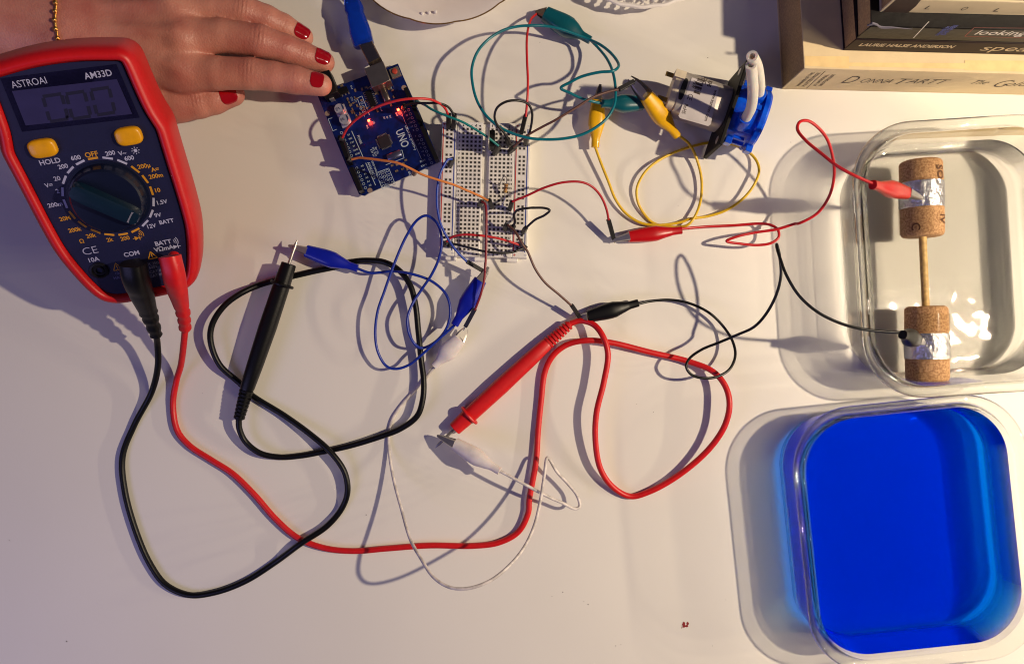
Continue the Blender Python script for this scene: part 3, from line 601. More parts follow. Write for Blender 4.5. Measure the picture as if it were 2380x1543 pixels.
# teal
t = lead('teal alligator lead looping above the breadboard', w_teal, c_teal, path('c', [(452, 222, 9), (500, 272, 12), (545, 330, 18), (578, 410, 26), (590, 500, 30), (583, 580, 32), (545, 650, 33), (480, 705, 33), (400, 745, 32), (300, 766, 31), (200, 770, 30), (110, 762, 30), 'a', (1420, 735, 29), (1350, 700, 29), (1280, 640, 28), (1230, 560, 27), (1205, 470, 26), (1200, 380, 25), (1230, 290, 24), (1290, 220, 22), (1370, 170, 21), (1450, 148, 20), (1520, 143, 20), 'c', (200, 145, 18), (280, 160, 17), (360, 187, 15), (440, 218, 14), (500, 245, 18), (560, 290, 23), (600, 340, 28), (606, 370, 33), (575, 393, 36), (500, 400, 35), (400, 425, 32), (340, 455, 30), (288, 487, 28), (340, 515, 27), (400, 543, 26), (460, 560, 25), (518, 573, 22)]))
gator(t, at('c', 452, 225, 9), at('c', 200, 80, 7), at('c', 150, 68, 5), 12.8, c_teal, 0, jaw=M_steel_dark)
gator(t, at('c', 512, 573, 22), at('c', 742, 572, 19), at('c', 835, 548, 19), 10.6, c_teal, 0, jaw=M_steel_dark)
t['group'] = GRP
# yellow
t = lead('yellow alligator lead looping under the pump', w_yel, c_yel, path('c', [(935, 745, 12), (1000, 800, 8), (1045, 900, 5), (1065, 1000, 4), (1060, 1100, 4), (1030, 1190, 6), (990, 1240, 6), (945, 1252, 4), (880, 1250, 2), (835, 1243, 1.5), (790, 1225, 1.5), (740, 1170, 2), (712, 1110, 3), (708, 1040, 4), (742, 965, 5), (800, 905, 5), (900, 848, 3.5), (1000, 813, 2), (1100, 789, 1), (1200, 792, 1), (1270, 806, 1), (1325, 840, 2), (1366, 885, 4), (1382, 940, 6), (1360, 1010, 7), (1300, 1090, 6), (1200, 1160, 4), (1100, 1193, 3), (1000, 1208, 4), (950, 1226, 3.5), (820, 1242, 3.8), (730, 1230, 3), (650, 1180, 3), (590, 1100, 4), (550, 1000, 5), (510, 900, 6), (478, 812, 7)]))
gator(t, at('c', 478, 815, 7), at('c', 492, 548, 10), at('c', 506, 467, 11), 10.2, c_yel, 0, jaw=M_steel_dark)
gator(t, at('c', 930, 752, 11), at('c', 757, 527, 27), at('c', 668, 430, 31), 11.2, c_yel, 1.2, horiz=True, jaw=M_steel_dark)
t['group'] = GRP
# red
t = lead('red alligator lead running from table to the foil band', w_red, c_red, path('c', [(952, 1262, 6), (1100, 1250, 3), (1250, 1243, 3), (1380, 1234, 6), (1440, 1240, 10), (1483, 1265, 13), (1490, 1308, 14), (1450, 1340, 14), (1380, 1352, 13), (1280, 1345, 13), (1202, 1330, 14), (1260, 1305, 15), (1360, 1283, 15), (1480, 1265, 17), (1580, 1235, 20), 'k', (150, 615, 24), (240, 565, 28), (300, 480, 33), (325, 380, 40), (320, 290, 46), (290, 190, 52), (240, 128, 57), (190, 97, 61), (150, 105, 64), (140, 140, 66), (180, 195, 70), (260, 262, 74), (340, 325, 78), (420, 370, 80), (518, 414, 80)]))
gator(t, at('c', 955, 1270, 6), at('c', 660, 1307, 6.5), at('c', 572, 1328, 5), 9.6, c_red, 0)
gator(t, at('k', 520, 420, 80), at('k', 690, 462, 51), at('k', 768, 490, 41), 9.4, c_red, 0.4)
t['group'] = GRP
# black
t = lead('black alligator lead running to the lower cork', w_blk, c_blk, path('r', [(1035, 510, 7), (1100, 495, 5), (1200, 488, 4), (1300, 505, 5), (1400, 553, 6), (1470, 620, 6), (1520, 700, 9), (1532, 770, 12), (1503, 838, 15), (1440, 876, 17), (1370, 883, 18), (1310, 865, 18), (1284, 825, 18), (1300, 785, 18), (1360, 740, 19), (1450, 703, 21), (1540, 665, 26), 'D', (1752, 760, 34), (1778, 733, 38), (1803, 688, 43), (1815, 640, 47), (1811, 590, 50), (1805, 568, 52), (1806, 577, 54), (1813, 600, 56), (1828, 640, 58), (1858, 688, 60), (1900, 725, 62), (1950, 750, 63), (2000, 764, 64), (2050, 770, 64), (2094, 773, 64)]))
gator(t, at('r', 1042, 503, 7), at('r', 785, 573, 7), at('r', 738, 577, 4), 10.2, c_blk, 0)
gator(t, at('k', 672, 1178, 66), at('k', 740, 1205, 46), at('k', 778, 1222, 39), 10, c_blk, 0.3)
t['group'] = GRP
# white
t = lead('white alligator lead clipped to the red probe tip', w_wht, c_wht, path('w', [(932, 772, 20), (1030, 825, 20), (1110, 868, 19), (1200, 915, 17), (1280, 950, 14), (1350, 982, 11), (1374, 968, 10), (1360, 910, 9), (1310, 845, 9), (1250, 780, 10), (1196, 700, 13), (1180, 790, 17), (1160, 920, 23), (1125, 1070, 32), (1070, 1190, 40), (990, 1290, 48), (880, 1378, 54), (760, 1420, 56), (660, 1415, 54), (570, 1360, 49), (495, 1250, 40), (440, 1150, 30), (390, 980, 18), (350, 830, 9), (325, 680, 3), (321, 580, 1.2), (340, 490, 1), (400, 400, 1), (500, 290, 1.2), (572, 203, 4)]), .95)
gator(t, at('w', 935, 775, 20), at('w', 683, 622, 12), at('w', 590, 578, 8), 10.6, c_wht, 0, e=2.2)
gator(t, at('w', 572, 197, 5), at('w', 715, 42, 8), at('w', 750, -15, 8), 11.4, c_wht, .6, e=2.2, horiz=True)
t['group'] = GRP
# ================================================================ BREADBOARD
bang = math.radians(-1.6); ZB = 9.0
bx_ = Vector((math.cos(bang), math.sin(bang), 0)); by_ = Vector((-math.sin(bang), math.cos(bang), 0))
BC = at('D', 1126.5, 441, ZB); BC.z = 0
def bl(x, y, z=ZB): return BC+bx_*x+by_*y+Z*z
t = thing('breadboard', 'white solderless breadboard with numbered rows beside the circuit board', 'breadboard', BC)
m = MB()
for x0, x1 in ((-27.2, -17.9), (-17.7, -2.0), (2.0, 17.7), (17.9, 27.2)): box(m, bl((x0+x1)/2, 0, ZB/2), bx_, by_, Z, (x1-x0)/2, 41.2, ZB/2-.05)
box(m, bl(0, 0, 3), bx_, by_, Z, 2.1, 41, 2.9)
for x in (-20, -2, 18): box(m, bl(x, -41.8, 2.2), bx_, by_, Z, 3.4, 1.6, 2.1)
for y in (-25, 5, 27): box(m, bl(-27.9, y, 2.2), bx_, by_, Z, 1.0, 2.4, 2.1)
m.build('board_body', mat('white_abs', (232, 228, 222), .38), t, smooth=False, bevel=.35)
holes, rim = MB(), MB(); row = lambda i: 36.83-2.54*i
def hole(x, y):
    for mb_, hw, z in ((rim, .92, ZB+.02), (holes, .62, ZB+.06)): mb_.add([bl(x+sx*hw, y+sy*hw, z) for sx, sy in ((-1, -1), (1, -1), (1, 1), (-1, 1))], [(0, 1, 2, 3)])
for i in range(30):
    for k in range(5): hole(-13.97+2.54*k, row(i)); hole(3.81+2.54*k, row(i))
for gI in range(5):
    for k in range(5):
        for x in (-23.9, -21.36, 21.0, 23.54): hole(x, row(gI*6+k)-.9)
rim.build('hole_rim_shade', mat('hole_shadow_grey', (196, 190, 184), .5), t, smooth=False)  # flat grey squares paint the shaded edge round each hole
holes.build('hole_grid', mat('hole_shade_dark', (34, 30, 30), .6), t, smooth=False)  # flat dark squares paint the shade inside the holes
m = MB()
for i in range(30):
    for x in (-16.3, 15.9): text(m, str(i+1), bl(x, row(i), ZB+.08), bx_, by_, 1.25, bold=.03)
for k, (a, b) in enumerate(zip('abcde', 'fghij')):
    for y in (39.2, -39.4): text(m, a, bl(-13.97+2.54*k, y, ZB+.08), bx_, by_, 1.5, bold=.03); text(m, b, bl(3.81+2.54*k, y, ZB+.08), bx_, by_, 1.5, bold=.03)
m.build('row_markings', mat('black_ink', (34, 30, 32), .6), t, smooth=False)
for nm, rgb, xs, sg in (('red_rail_marking', (186, 40, 34), (-26.3, 18.7), '+'), ('blue_rail_marking', (36, 60, 150), (-19.2, 25.6), '-')):
    m = MB()
    for x in xs:
        box(m, bl(x, 0, ZB+.04), bx_, by_, Z, .28, 37.8, .03)
        for y in (39.6, -39.6): seg_line(m, bl(x-.8+(.6 if sg == '-' else .6), y, ZB+.09), bl(x+.8+(.6 if sg == '-' else .6), y, ZB+.09), .3, Z)
        if sg == '+':
            for y in (39.6, -39.6): seg_line(m, bl(x+.6, y-.8, ZB+.1), bl(x+.6, y+.8, ZB+.1), .3, Z)
    m.build(nm, mat(nm, rgb, .5), t, smooth=False)
# transistor
m0 = at('b', 568, 315, 20); t = thing('power_transistor', 'black upright power transistor plugged into the top of the breadboard', 'transistor', (m0.x, m0.y, ZB))
m = MB(); box(m, Vector((m0.x, m0.y, 19)), bx_, by_, Z, 1.6, 4.9, 4.7); m.build('transistor_body', M_black, t, bevel=.25)
m = MB(); box(m, Vector((m0.x-1.9, m0.y, 21.5)), bx_, by_, Z, .45, 5.0, 8.0); m.build('metal_tab', M_steel, t, bevel=.2)
m = MB()
for k in (-2.54, 0, 2.54): box(m, Vector((m0.x, m0.y+k, 11.8)), bx_, by_, Z, .35, .45, 2.8)
m.build('pins', M_steel, t)
# resistor
t = thing('resistor', 'small tan striped resistor standing with a bent lead on the breadboard', 'resistor', at('b', 690, 780, ZB))
m = MB(); A, B = at('b', 703, 733, 17), at('b', 691, 812, 13.5)
axis_loft(m, A, B, [(0, .5), (.04, 1.15), (.2, 1.25), (.3, 1.0), (.7, 1.0), (.8, 1.25), (.96, 1.15), (1, .5)], seg=16); rb = m.build('resistor_body', mat('tan_resistor', (176, 134, 84), .45), t)
for q, rgb in ((.15, (96, 54, 26)), (.36, (20, 18, 18)), (.52, (150, 70, 30)), (.82, (168, 134, 60))):
    m = MB(); axis_loft(m, A.lerp(B, q-.04), A.lerp(B, q+.04), [(0, 1.29 if q in (.15, .82) else 1.04)]*1+[(1, 1.29 if q in (.15, .82) else 1.04)], seg=16); m.build('colour_band', mat('band_%d_%d' % rgb[:2], rgb, .45), rb)
m = MB(); tube(m, path('b', [(640, 750, 9), (655, 700, 17), (672, 668, 20), (690, 660, 20.5), (705, 680, 19.5), (704, 735, 17)]), .3, 8, step=.6); tube(m, path('b', [(690, 810, 13.5), (687, 870, 11), (665, 942, 9)]), .3, 8, step=.6); m.build('wire_leads', M_steel, t)
# ================================================================ JUMPER WIRES
def housing(par, a, b, hw=1.25, nm='connector'):
    a, b = Vector(a), Vector(b); m = MB(); d = b-a; s = d.cross(Z)
    s = s.normalized() if s.length > 1e-3 else Vector((1, 0, 0))
    u = s.cross(d).normalized(); box(m, (a+b)/2, s, d, u, hw, d.length/2, hw)
    m.build(nm, M_housing, par, smooth=False, bevel=.2)
    m = MB(); tube(m, [a, a-d.normalized()*3.0], .32, 6); m.build('pin', M_pin, par)
def jumper(label, rgb, fr, pts, h0=None, h1=None, r=.72):
    P = path(fr, pts); b = P[len(P)//2]; t = thing('jumper_wire', label, 'jumper wire', (b.x, b.y, 0), 'jumper wires')
    wirepart(t, P, r, mat('jumper_%d_%d_%d' % rgb, rgb, .4))
    if h0: housing(t, *h0)
    if h1: housing(t, *h1)
    return t
RED, BLK, BRN, TEAL, ORG, BLU, MAR = (204, 40, 44), (24, 22, 24), (96, 62, 54), (0, 120, 118), (222, 134, 66), (20, 62, 168), (134, 28, 40)
jumper('red jumper arching over the circuit board to the left rail', RED, 'a', [(483, 765, 20), (520, 700, 27), (590, 640, 34), (680, 590, 40), (790, 556, 44), (880, 545, 44), (960, 548, 40), (1010, 565, 34), (1050, 595, 28), (1070, 635, 23)], (at('a', 480, 775, 11), at('a', 483, 762, 21)), (at('a', 1072, 705, 10), at('a', 1072, 632, 24)))
jumper('black jumper beside the red arch ending in the left rail', BLK, 'a', [(828, 583, 22), (880, 572, 28), (950, 570, 32), (1020, 572, 32), (1070, 592, 28), (1102, 635, 24)], (at('a', 826, 600, 12), at('a', 828, 583, 22)), (at('a', 1098, 708, 10), at('a', 1104, 632, 24)))
jumper('teal jumper from the circuit board to the transistor', TEAL, 'a', [(893, 560, 22), (940, 580, 27), (980, 605, 30), (1060, 640, 32), (1150, 675, 31), (1220, 715, 29), (1290, 760, 27), (1348, 806, 24)], (at('a', 888, 580, 12), at('a', 893, 560, 22)), (at('a', 1325, 850, 10), at('a', 1350, 805, 24)))
jumper('orange jumper from the circuit board to the breadboard middle', ORG, 'a', [(538, 880, 20), (575, 872, 22), (620, 875, 25), (700, 885, 29), (790, 900, 32), (850, 925, 32), (930, 965, 31), (1020, 995, 30), (1100, 1020, 28), (1170, 1050, 26), (1240, 1080, 24), (1290, 1108, 23)], (at('a', 520, 885, 11), at('a', 530, 878, 20)), (at('a', 1310, 1145, 10), at('a', 1296, 1105, 23)))
jumper('blue jumper hanging off the left side of the breadboard', BLU, 'a', [(1092, 878, 23), (1070, 880, 24), (1045, 915, 25), (1020, 975, 25), (1008, 1060, 24), (1010, 1150, 23), (1030, 1240, 22), (1070, 1320, 20), (1120, 1390, 18), (1178, 1448, 15)], (at('a', 1078, 915, 10), at('a', 1092, 878, 23)), (at('r', 262, 345, 12), at('a', 1172, 1442, 15)))
jumper('short red jumper crossing the lower breadboard', RED, 'a', [(1056, 1338, 14), (1090, 1308, 17), (1150, 1295, 20), (1230, 1298, 21), (1320, 1310, 20), (1400, 1330, 18), (1472, 1355, 15)], (at('b', 120, 1310, 9.5), at('b', 135, 1285, 15)), (at('b', 840, 1300, 9.5), at('b', 850, 1300, 17)))
jumper('short black jumper crossing just below the short red one', BLK, 'a', [(1085, 1342, 14), (1180, 1365, 17), (1260, 1385, 19), (1340, 1395, 19), (1420, 1392, 17), (1470, 1374, 15), (1488, 1366, 14)], (at('b', 175, 1318, 9.5), at('b', 185, 1300, 15)), (at('b', 870, 1350, 9.5), at('b', 880, 1330, 15)))
jumper('maroon jumper running down from the middle of the breadboard', MAR, 'a', [(1255, 1113, 24), (1272, 1125, 26), (1279, 1160, 27), (1280, 1250, 27), (1278, 1400, 26), (1272, 1500, 25), 'r', (268, 300, 24), (262, 390, 22), (245, 460, 21), (225, 515, 18), (213, 545, 16)], (at('a', 1240, 1130, 10), at('a', 1256, 1112, 24)), (at('r', 168, 622, 10), at('r', 215, 535, 16)))
jumper('brown jumper rising from breadboard to the tilted yellow clip', BRN, 'a', [(1428, 812, 22), (1500, 752, 26), (1600, 695, 30), 'c', (250, 668, 33), (380, 590, 34), (460, 540, 34), (540, 510, 33), (614, 492, 32)], (at('b', 730, 430, 10), at('b', 785, 380, 22)), (at('c', 692, 450, 31), at('c', 608, 495, 32)))
jumper('black jumper looped upward at the top of the breadboard', BLK, 'a', [(1410, 800, 22), (1398, 770, 26), (1375, 730, 30), (1340, 690, 34), (1325, 645, 38), (1340, 595, 41), (1390, 562, 43), (1455, 556, 42), (1510, 575, 38), (1532, 620, 34), (1528, 690, 29), (1515, 745, 25)], (at('b', 730, 370, 10), at('b', 710, 300, 23)), (at('b', 885, 360, 10), at('b', 900, 285, 24)))
jumper('red jumper running up from the right rail to the teal clip', RED, 'a', [(1497, 645, 25), (1505, 560, 28), (1509, 450, 29), (1504, 330, 27), (1503, 220, 22), (1512, 150, 16), (1530, 102, 10), (1560, 76, 6)], (at('b', 845, 250, 10), at('b', 885, 85, 25)), (at('c', 235, 60, 5), at('c', 155, 72, 5)))
jumper('dark red jumper from the right side to the red clip', (176, 26, 40), 'c', [(20, 1112, 22), (100, 1080, 25), (200, 1035, 28), (300, 1007, 29), (400, 1005, 28), (460, 1030, 26), (510, 1085, 22), (540, 1155, 17), (552, 1215, 13)], (at('b', 735, 975, 10), at('b', 755, 905, 22)), (at('c', 580, 1318, 5), at('c', 551, 1212, 13)))
jumper('black jumper sticking out in a loop right of the breadboard', BLK, 'b', [(770, 1135, 22), (786, 1085, 24), (775, 1030, 27), (800, 985, 29), (880, 965, 31), (970, 957, 31), 'a', (1530, 1147, 31), (1600, 1148, 31), (1630, 1160, 31), (1600, 1188, 29), (1550, 1212, 26), (1498, 1258, 22)], (at('b', 750, 1170, 10), at('b', 770, 1130, 22)), (at('b', 860, 1195, 10), at('b', 885, 1150, 22)))
jumper('brown jumper from lower breadboard down to the black clip', BRN, 'a', [(1398, 1242, 22), (1440, 1280, 25), (1480, 1350, 26), 'r', (480, 240, 24), (520, 330, 22), (570, 400, 19), (640, 460, 16), (702, 515, 12)], (at('b', 690, 1165, 10), at('b', 700, 1120, 22)), (at('r', 752, 585, 5), at('r', 705, 515, 12)))
# ================================================================ CIRCUIT BOARD
ZP = 6.0; aa = math.radians(22)
ex_ = Vector((math.cos(aa), math.sin(aa), 0)); ey_ = Vector((-math.sin(aa), math.cos(aa), 0))
def ad(x, y, z=ZP): return at('d', x, y, z)
t = thing('circuit_board', 'blue microcontroller board with two glowing red lights', 'circuit board', at('d', 740, 790, 0))
pcbM = mat('blue_solder_mask', (7, 27, 94), .28, noise=(260, .25, (5, 18, 68)), coat=.3)
m = MB(); poly = [ad(*p) for p in ((118, 438), (938, 130), (985, 246), (1100, 500), (1165, 640), (1358, 1118), (1160, 1215), (640, 1440), (600, 1466), (545, 1455), (450, 1240), (380, 1080))]
prism(m, poly[::-1], 1.6, Z); m.build('board', pcbM, t, smooth=False, bevel=.12)
def part(nm, mt__, fn, bevel=.15, parent=t, smooth=True): m = MB(); fn(m); return m.build(nm, mt__, parent, bevel=bevel, smooth=smooth)
def bxp(m, x, y, hx, hy, z0, z1, rot=0): 
    c_, s_ = math.cos(rot), math.sin(rot); a = ex_*c_+ey_*s_; b = ey_*c_-ex_*s_; p = ad(x, y, z1); box(m, Vector((p.x, p.y, (z0+z1)/2)), a, b, Z, hx, hy, (z1-z0)/2)
part('power_jack', M_black, lambda m: (bxp(m, 215, 330, 4.5, 7.2, ZP, ZP+10.5),), .4)
part('jack_contact', M_steel, lambda m: bxp(m, 262, 475, 1.4, .9, ZP, ZP+5))
part('usb_socket', mat('tin_socket', (150, 142, 132), .3, .9, bump=(200, .3)), lambda m: bxp(m, 730, 240, 6.1, 6.3, ZP, ZP+10.8), .4)
rbp = part('reset_button_base', mat('grey_switch', (120, 112, 108), .4, .4), lambda m: bxp(m, 908, 218, 3, 3, ZP, ZP+2.4), .2)
m = MB(); p = ad(908, 212, ZP+2.4); lathe(m, p, [(1.6, -.5), (1.6, 1.0), (1.2, 1.2), (.2, 1.2)], 20); m.build('reset_button', mat('red_button', (176, 62, 48), .45), rbp, angle=40)
for x, y in ((345, 585), (392, 692)):
    p = ad(x, y, ZP+5.5); p.z = ZP; m = MB(); box(m, p+Z*.5, ex_, ey_, Z, 3.3, 3.3, .5); lathe(m, p, [(3.0, 1), (3.1, 1.6), (2.8, 2.0), (3.1, 2.4), (3.1, 5.3), (2.9, 5.6), (.4, 5.6)], 32)
    cp = m.build('capacitor', mat('capacitor_can', (200, 200, 210), .35, .6), t, angle=40)
    m = MB(); q = p+Z*5.65; text(m, '47', q+ey_*.2-ex_*.4, -ey_, ex_, 1.2, bold=.03); text(m, '35V', q-ex_*1.7, -ey_, ex_, 1.0, bold=.03)
    m.add([q+ex_*(2.9*math.cos(a))+ey_*(2.9*math.sin(a)) for a in np.linspace(-.9, .9, 9)], [tuple(range(9))]); m.build('capacitor_marking', mat('cap_ink', (30, 44, 84), .5), cp, smooth=False)
part('regulator', M_black, lambda m: bxp(m, 378, 405, 3.3, 1.9, ZP, ZP+1.7))
part('usb_chip', M_black, lambda m: bxp(m, 660, 480, 1.9, 5, ZP, ZP+1.6))
part('processor_chip', mat('chip_epoxy', (36, 32, 36), .45), lambda m: bxp(m, 800, 918, 3.5, 3.5, ZP+.1, ZP+1.2, math.radians(0)))
def pins(m):
    for k in range(8):
        o = (k-3.5)*.8
        for c_, s_ in ((1, 0), (-1, 0), (0, 1), (0, -1)):
            p = ad(800, 918, ZP+.3)+ex_*(c_*4.1+s_*o)+ey_*(s_*4.1+c_*o); box(m, p, ex_, ey_, Z, .5 if c_ else .2, .2 if c_ else .5, .15)
        p0 = ad(660, 480, ZP+.3)
        for s_ in (-1, 1): box(m, p0+ex_*(s_*2.5)+ey_*((k-3.5)*1.25), ex_, ey_, Z, .6, .25, .2)
    for k in (-1, 0, 1): box(m, ad(408, 437, ZP+.3)+ex_*(k*2.1), ex_, ey_, Z, .4, .9, .2)
part('chip_pins', M_steel, pins, 0)
def cryst(m, x, y, rot, L): p = ad(x, y, ZP+3.2); d = (ey_ if not rot else ex_); a, b = p-d*L, p+d*L; a.z = b.z = ZP+1.7; axis_loft(m, a, b, [(0, 1.7, 1.2), (.06, 2.2, 1.6), (.94, 2.2, 1.6), (1, 1.7, 1.2)], e=3, seg=20)
part('crystal', mat('brown_steel', (122, 112, 104), .3, .9), lambda m: cryst(m, 800, 428, 0, 5.0), 0)
part('crystal', mat('grey_steel', (110, 112, 140), .35, .9), lambda m: cryst(m, 898, 1055, 1, 4.6), 0)
for x, y in ((642, 705), (940, 595)): part('indicator_light', mat('red_led', (255, 60, 40), .4, emit=((255, 40, 18), 70.0)), lambda m: bxp(m, x, y, .7, .55, ZP, ZP+.9), 0)
for i_, (x, y) in enumerate(((642, 705), (940, 595))):
    pl_ = bpy.data.lights.new('led_glow', 'POINT'); pl_.energy = 0.0028; pl_.color = (1, .05, .02); pl_.shadow_soft_size = .0012
    lo = bpy.data.objects.new('led_glow', pl_); COL.objects.link(lo); lo.location = ad(x, y, ZP+3.2)*.001
def hdr(m, a, b, w, h):
    A, B = ad(*a, ZP+h), ad(*b, ZP+h); A.z = B.z = ZP+h/2; box(m, (A+B)/2, (B-A).cross(Z), (B-A), Z, w, (B-A).length/2, h/2)
part('pin_header', M_black, lambda m: hdr(m, (345, 855), (440, 1130), 1.25, 8.5), .1)
part('pin_header', M_black, lambda m: hdr(m, (462, 1180), (560, 1415), 1.25, 8.5), .1)
part('pin_header', M_black, lambda m: hdr(m, (1012, 372), (1168, 735), 1.25, 8.5), .1)
part('pin_header', M_black, lambda m: hdr(m, (1178, 765), (1330, 1100), 1.25, 8.5), .1)
rs = random.Random(3)
def smd(m):
    for k in range(80):
        x, y = rs.uniform(330, 900), rs.uniform(360, 700)
        if 560 < x < 880 and y < 560 and rs.random() < .7: continue
        if x < 440 and y > 480: continue
        if y > 700-(x-480)*.4 or y < 470-(x-330)*.33: continue
        bxp(m, x, y, .75, .4, ZP, ZP+.5, rs.choice((0, math.pi/2)))
    for x, y in ((430, 490), (475, 610), (525, 555), (575, 390), (615, 370), (505, 400), (1015, 1105), (880, 1158), (930, 1150), (990, 1140), (925, 1215), (985, 1195), (1030, 1195), (850, 385), (370, 355), (730, 605), (865, 545)): bxp(m, x, y, .9, .55, ZP, ZP+.6, rs.choice((0, math.pi/2)))
part('surface_components', mat('ceramic_parts', (150, 128, 104), .45, .2, noise=(500, .7)), smd, 0)
silk = MB()
def st_(s, x, y, cap, w=None, r=None, u=None): text(silk, s, ad(x, y, ZP+.06), r or -ey_, u or ex_, cap, bold=.01, width=w)
st_('UNO', 985, 885, 4.9, 11.2); st_('POWER', 552, 900, 1.5, 5.6); st_('ANALOG IN', 672, 1210, 1.7, 11); st_('DIGITAL (PWM~)', 1068, 880, 1.5, 16); st_('ISCP', 1060, 1248, 1.3)
for i, s in enumerate(('5V', 'RES', '3.3V', '5V', 'GND', 'GND', 'VIN')): st_(s, 440+18*i, 850+38*i, 1.0, r=ex_, u=ey_)
for i in range(6): st_('A%d' % i, 575+16*i, 1165+39*i, 1.1, r=ex_, u=ey_)
for i, s in enumerate(('13', '12', '~11', '~10', '~9', '8')): st_(s, 1010+17*i, 615+38*i, 1.0, r=ex_, u=ey_)
for i, s in enumerate(('7', '~6', '~5', '4', '~3', '2')): st_(s, 1118+17*i, 865+38*i, 1.0, r=ex_, u=ey_)
st_('TX>1', 1185, 1115, 1.1, r=ex_, u=ey_); st_('RX<0', 1200, 1158, 1.1, r=ex_, u=ey_)
for i, s in enumerate(('RX TX', 'SCL SDA', '3.3V 5V', 'GND GND')): st_(s, 725-22*i+(40 if i == 3 else 0), 1010+(12*i if i < 3 else 160), 1.1)
for s, x, y in (('C13', 472, 487), ('C11', 510, 505), ('C21', 868, 372), ('R16', 628, 770), ('D17', 925, 645), ('D18', 975, 640), ('C8', 693, 725), ('RX', 860, 668), ('RP', 800, 680), ('R9', 830, 675), ('C14', 768, 595), ('R14', 470, 372), ('C4', 560, 585)): st_(s, x, y, 1.0)
def ln(x0, y0, x1, y1, w=.3): seg_line(silk, ad(x0, y0, ZP+.07), ad(x1, y1, ZP+.07), w, Z)
ln(470, 812, 588, 1080, .4); ln(612, 1135, 712, 1360, .4); ln(975, 640, 1175, 1095, .3); ln(655, 385, 850, 310, .45)
for q in ([(715, 1235), (845, 1188), (912, 1350), (782, 1398)],): 
    for i in range(4): ln(*q[i], *q[(i+1) % 4])
ln(758, 1220, 825, 1382, .2); ln(800, 1203, 868, 1366, .2); ln(525, 480, 575, 460); ln(575, 460, 650, 650); ln(525, 480, 600, 665); ln(980, 1005, 1000, 1085); ln(1000, 1085, 815, 1155); ln(965, 1010, 980, 1005); ln(540, 1432, 590, 1410); ln(232, 690, 280, 812); ln(232, 690, 275, 680); ln(280, 812, 320, 795)
def ringp(x, y, r=.75):
    P = [ad(x, y, ZP+.07)+ex_*(r*math.cos(a))+ey_*(r*math.sin(a)) for a in np.linspace(0, 2*math.pi, 11)]
    for i in range(10): seg_line(silk, P[i], P[i+1], .22, Z)
for i in range(6): ringp(522+17.5*i, 1188+39.5*i)
for i in range(7): ringp(367+17*i, 830+38.5*i)
for i in range(6): ringp(1048+17*i, 600+39.5*i)
for i in range(8): ringp(1160+17*i, 862+39*i)
for i in range(3):
    for k in range(4): ringp(742+44*i+17*k, 1248-17*i+40*k)
for i in range(3): ringp(575+12*i, 530+38*i)
silk.build('silkscreen', mat('silkscreen_ink', (178, 196, 206), .6), t, smooth=False)
m = MB()
for x, y in ((655, 1412), (1102, 1243), (225, 635), (1000, 375)):
    p = ad(x, y, ZP+.05); lathe(m, p, [(1.6, 0), (1.6, .05), (.1, .05)], 24)
m.build('mounting_holes', mat('hole_tan', (142, 122, 108), .6), t, smooth=False)
# USB cable
t = thing('usb_cable', 'translucent blue usb cable plugged into the circuit board', 'cable', at('D', 840, 80, 0))
zc_ = 12.0
m = MB(); axis_loft(m, at('a', 668, 345, zc_), at('a', 612, 235, zc_), [(0, 4.2, 3.9), (1, 4.2, 3.9)], e=7, seg=28); m.build('metal_plug', mat('bright_plug', (158, 146, 134), .25, 1.0), t, angle=30)
m = MB(); axis_loft(m, at('a', 606, 255, zc_), at('a', 520, -60, zc_+2), [(0, 5.5, 4.6), (.02, 6.3, 5.2), (.22, 6.6, 5.4), (.5, 5.6, 4.6), (.56, 5.0, 4.2), (.62, 5.9, 4.6), (.72, 5.4, 4.2), (.9, 3.2, 3.0), (1, 2.6, 2.6)], e=3.5, seg=28)
m.build('plug_hood', mat('blue_clear_plastic', (8, 62, 190), .18, trans=.55, coat=.5, ior=1.4), t, angle=40)
m = MB(); tube(m, [at('a', 520, -60, zc_+2), at('a', 500, -180, 10), at('a', 500, -330, 3), at('a', 520, -500, 2.6)], 2.5, 14); m.build('cord', mat('blue_clear_cord', (10, 60, 180), .2, trans=.4, ior=1.4), t)
# ================================================================ PUMP
pa = math.radians(-18.5); px = Vector((math.cos(pa), math.sin(pa), 0)); py = Vector((-math.sin(pa), math.cos(pa), 0)); ZA = 19.0
PC = at('u', 1245, 905, ZA)                                # axis point at the mounting plate
def pl(a, b, c): return Vector((PC.x, PC.y, ZA))+px*a+py*b+Z*c
t = thing('dosing_pump', 'small silver motor pump with blue head and two clear tubes', 'pump', (PC.x, PC.y, 0))
steelM = mat('motor_steel', (196, 188, 178), .36, .45, noise=(60, .15), bump=(90, .08))
m = MB(); axis_loft(m, pl(-31.5, 0, 0), pl(-1.2, 0, 0), [(0, 11.8, 9.6), (.02, 12.6, 10.3), (.98, 12.6, 10.3), (1, 12, 10)], e=4.2, seg=48); mo = m.build('motor_can', steelM, t, angle=35)
m = MB(); q = on_plane('u', 655, 600, Vector((0, 0, ZA+10.42)), Z); e_a = px; 
V = [q+py*(6.6*y+(1.7*0))+px*(1.6*x) for x, y in [sup(2*math.pi*(k+.5)/28, 3) for k in range(28)]]; m.add(V, [tuple(range(28))]); m.build('vent_slot', mat('slot_dark', (12, 11, 12), .5), mo, smooth=False)
m = MB(); axis_loft(m, pl(-36, 0, 0), pl(-31.4, 0, 0), [(0, 11.0, 9.4), (.1, 11.6, 9.8), (.8, 11.8, 10), (1, 11.2, 9.6)], e=4.2, seg=40)
box(m, pl(-34, 8, 8.2), px, py, Z, 3.2, 2.2, 3.4)
m.build('end_cap', mat('cream_nylon', (214, 200, 172), .5), t, angle=35)
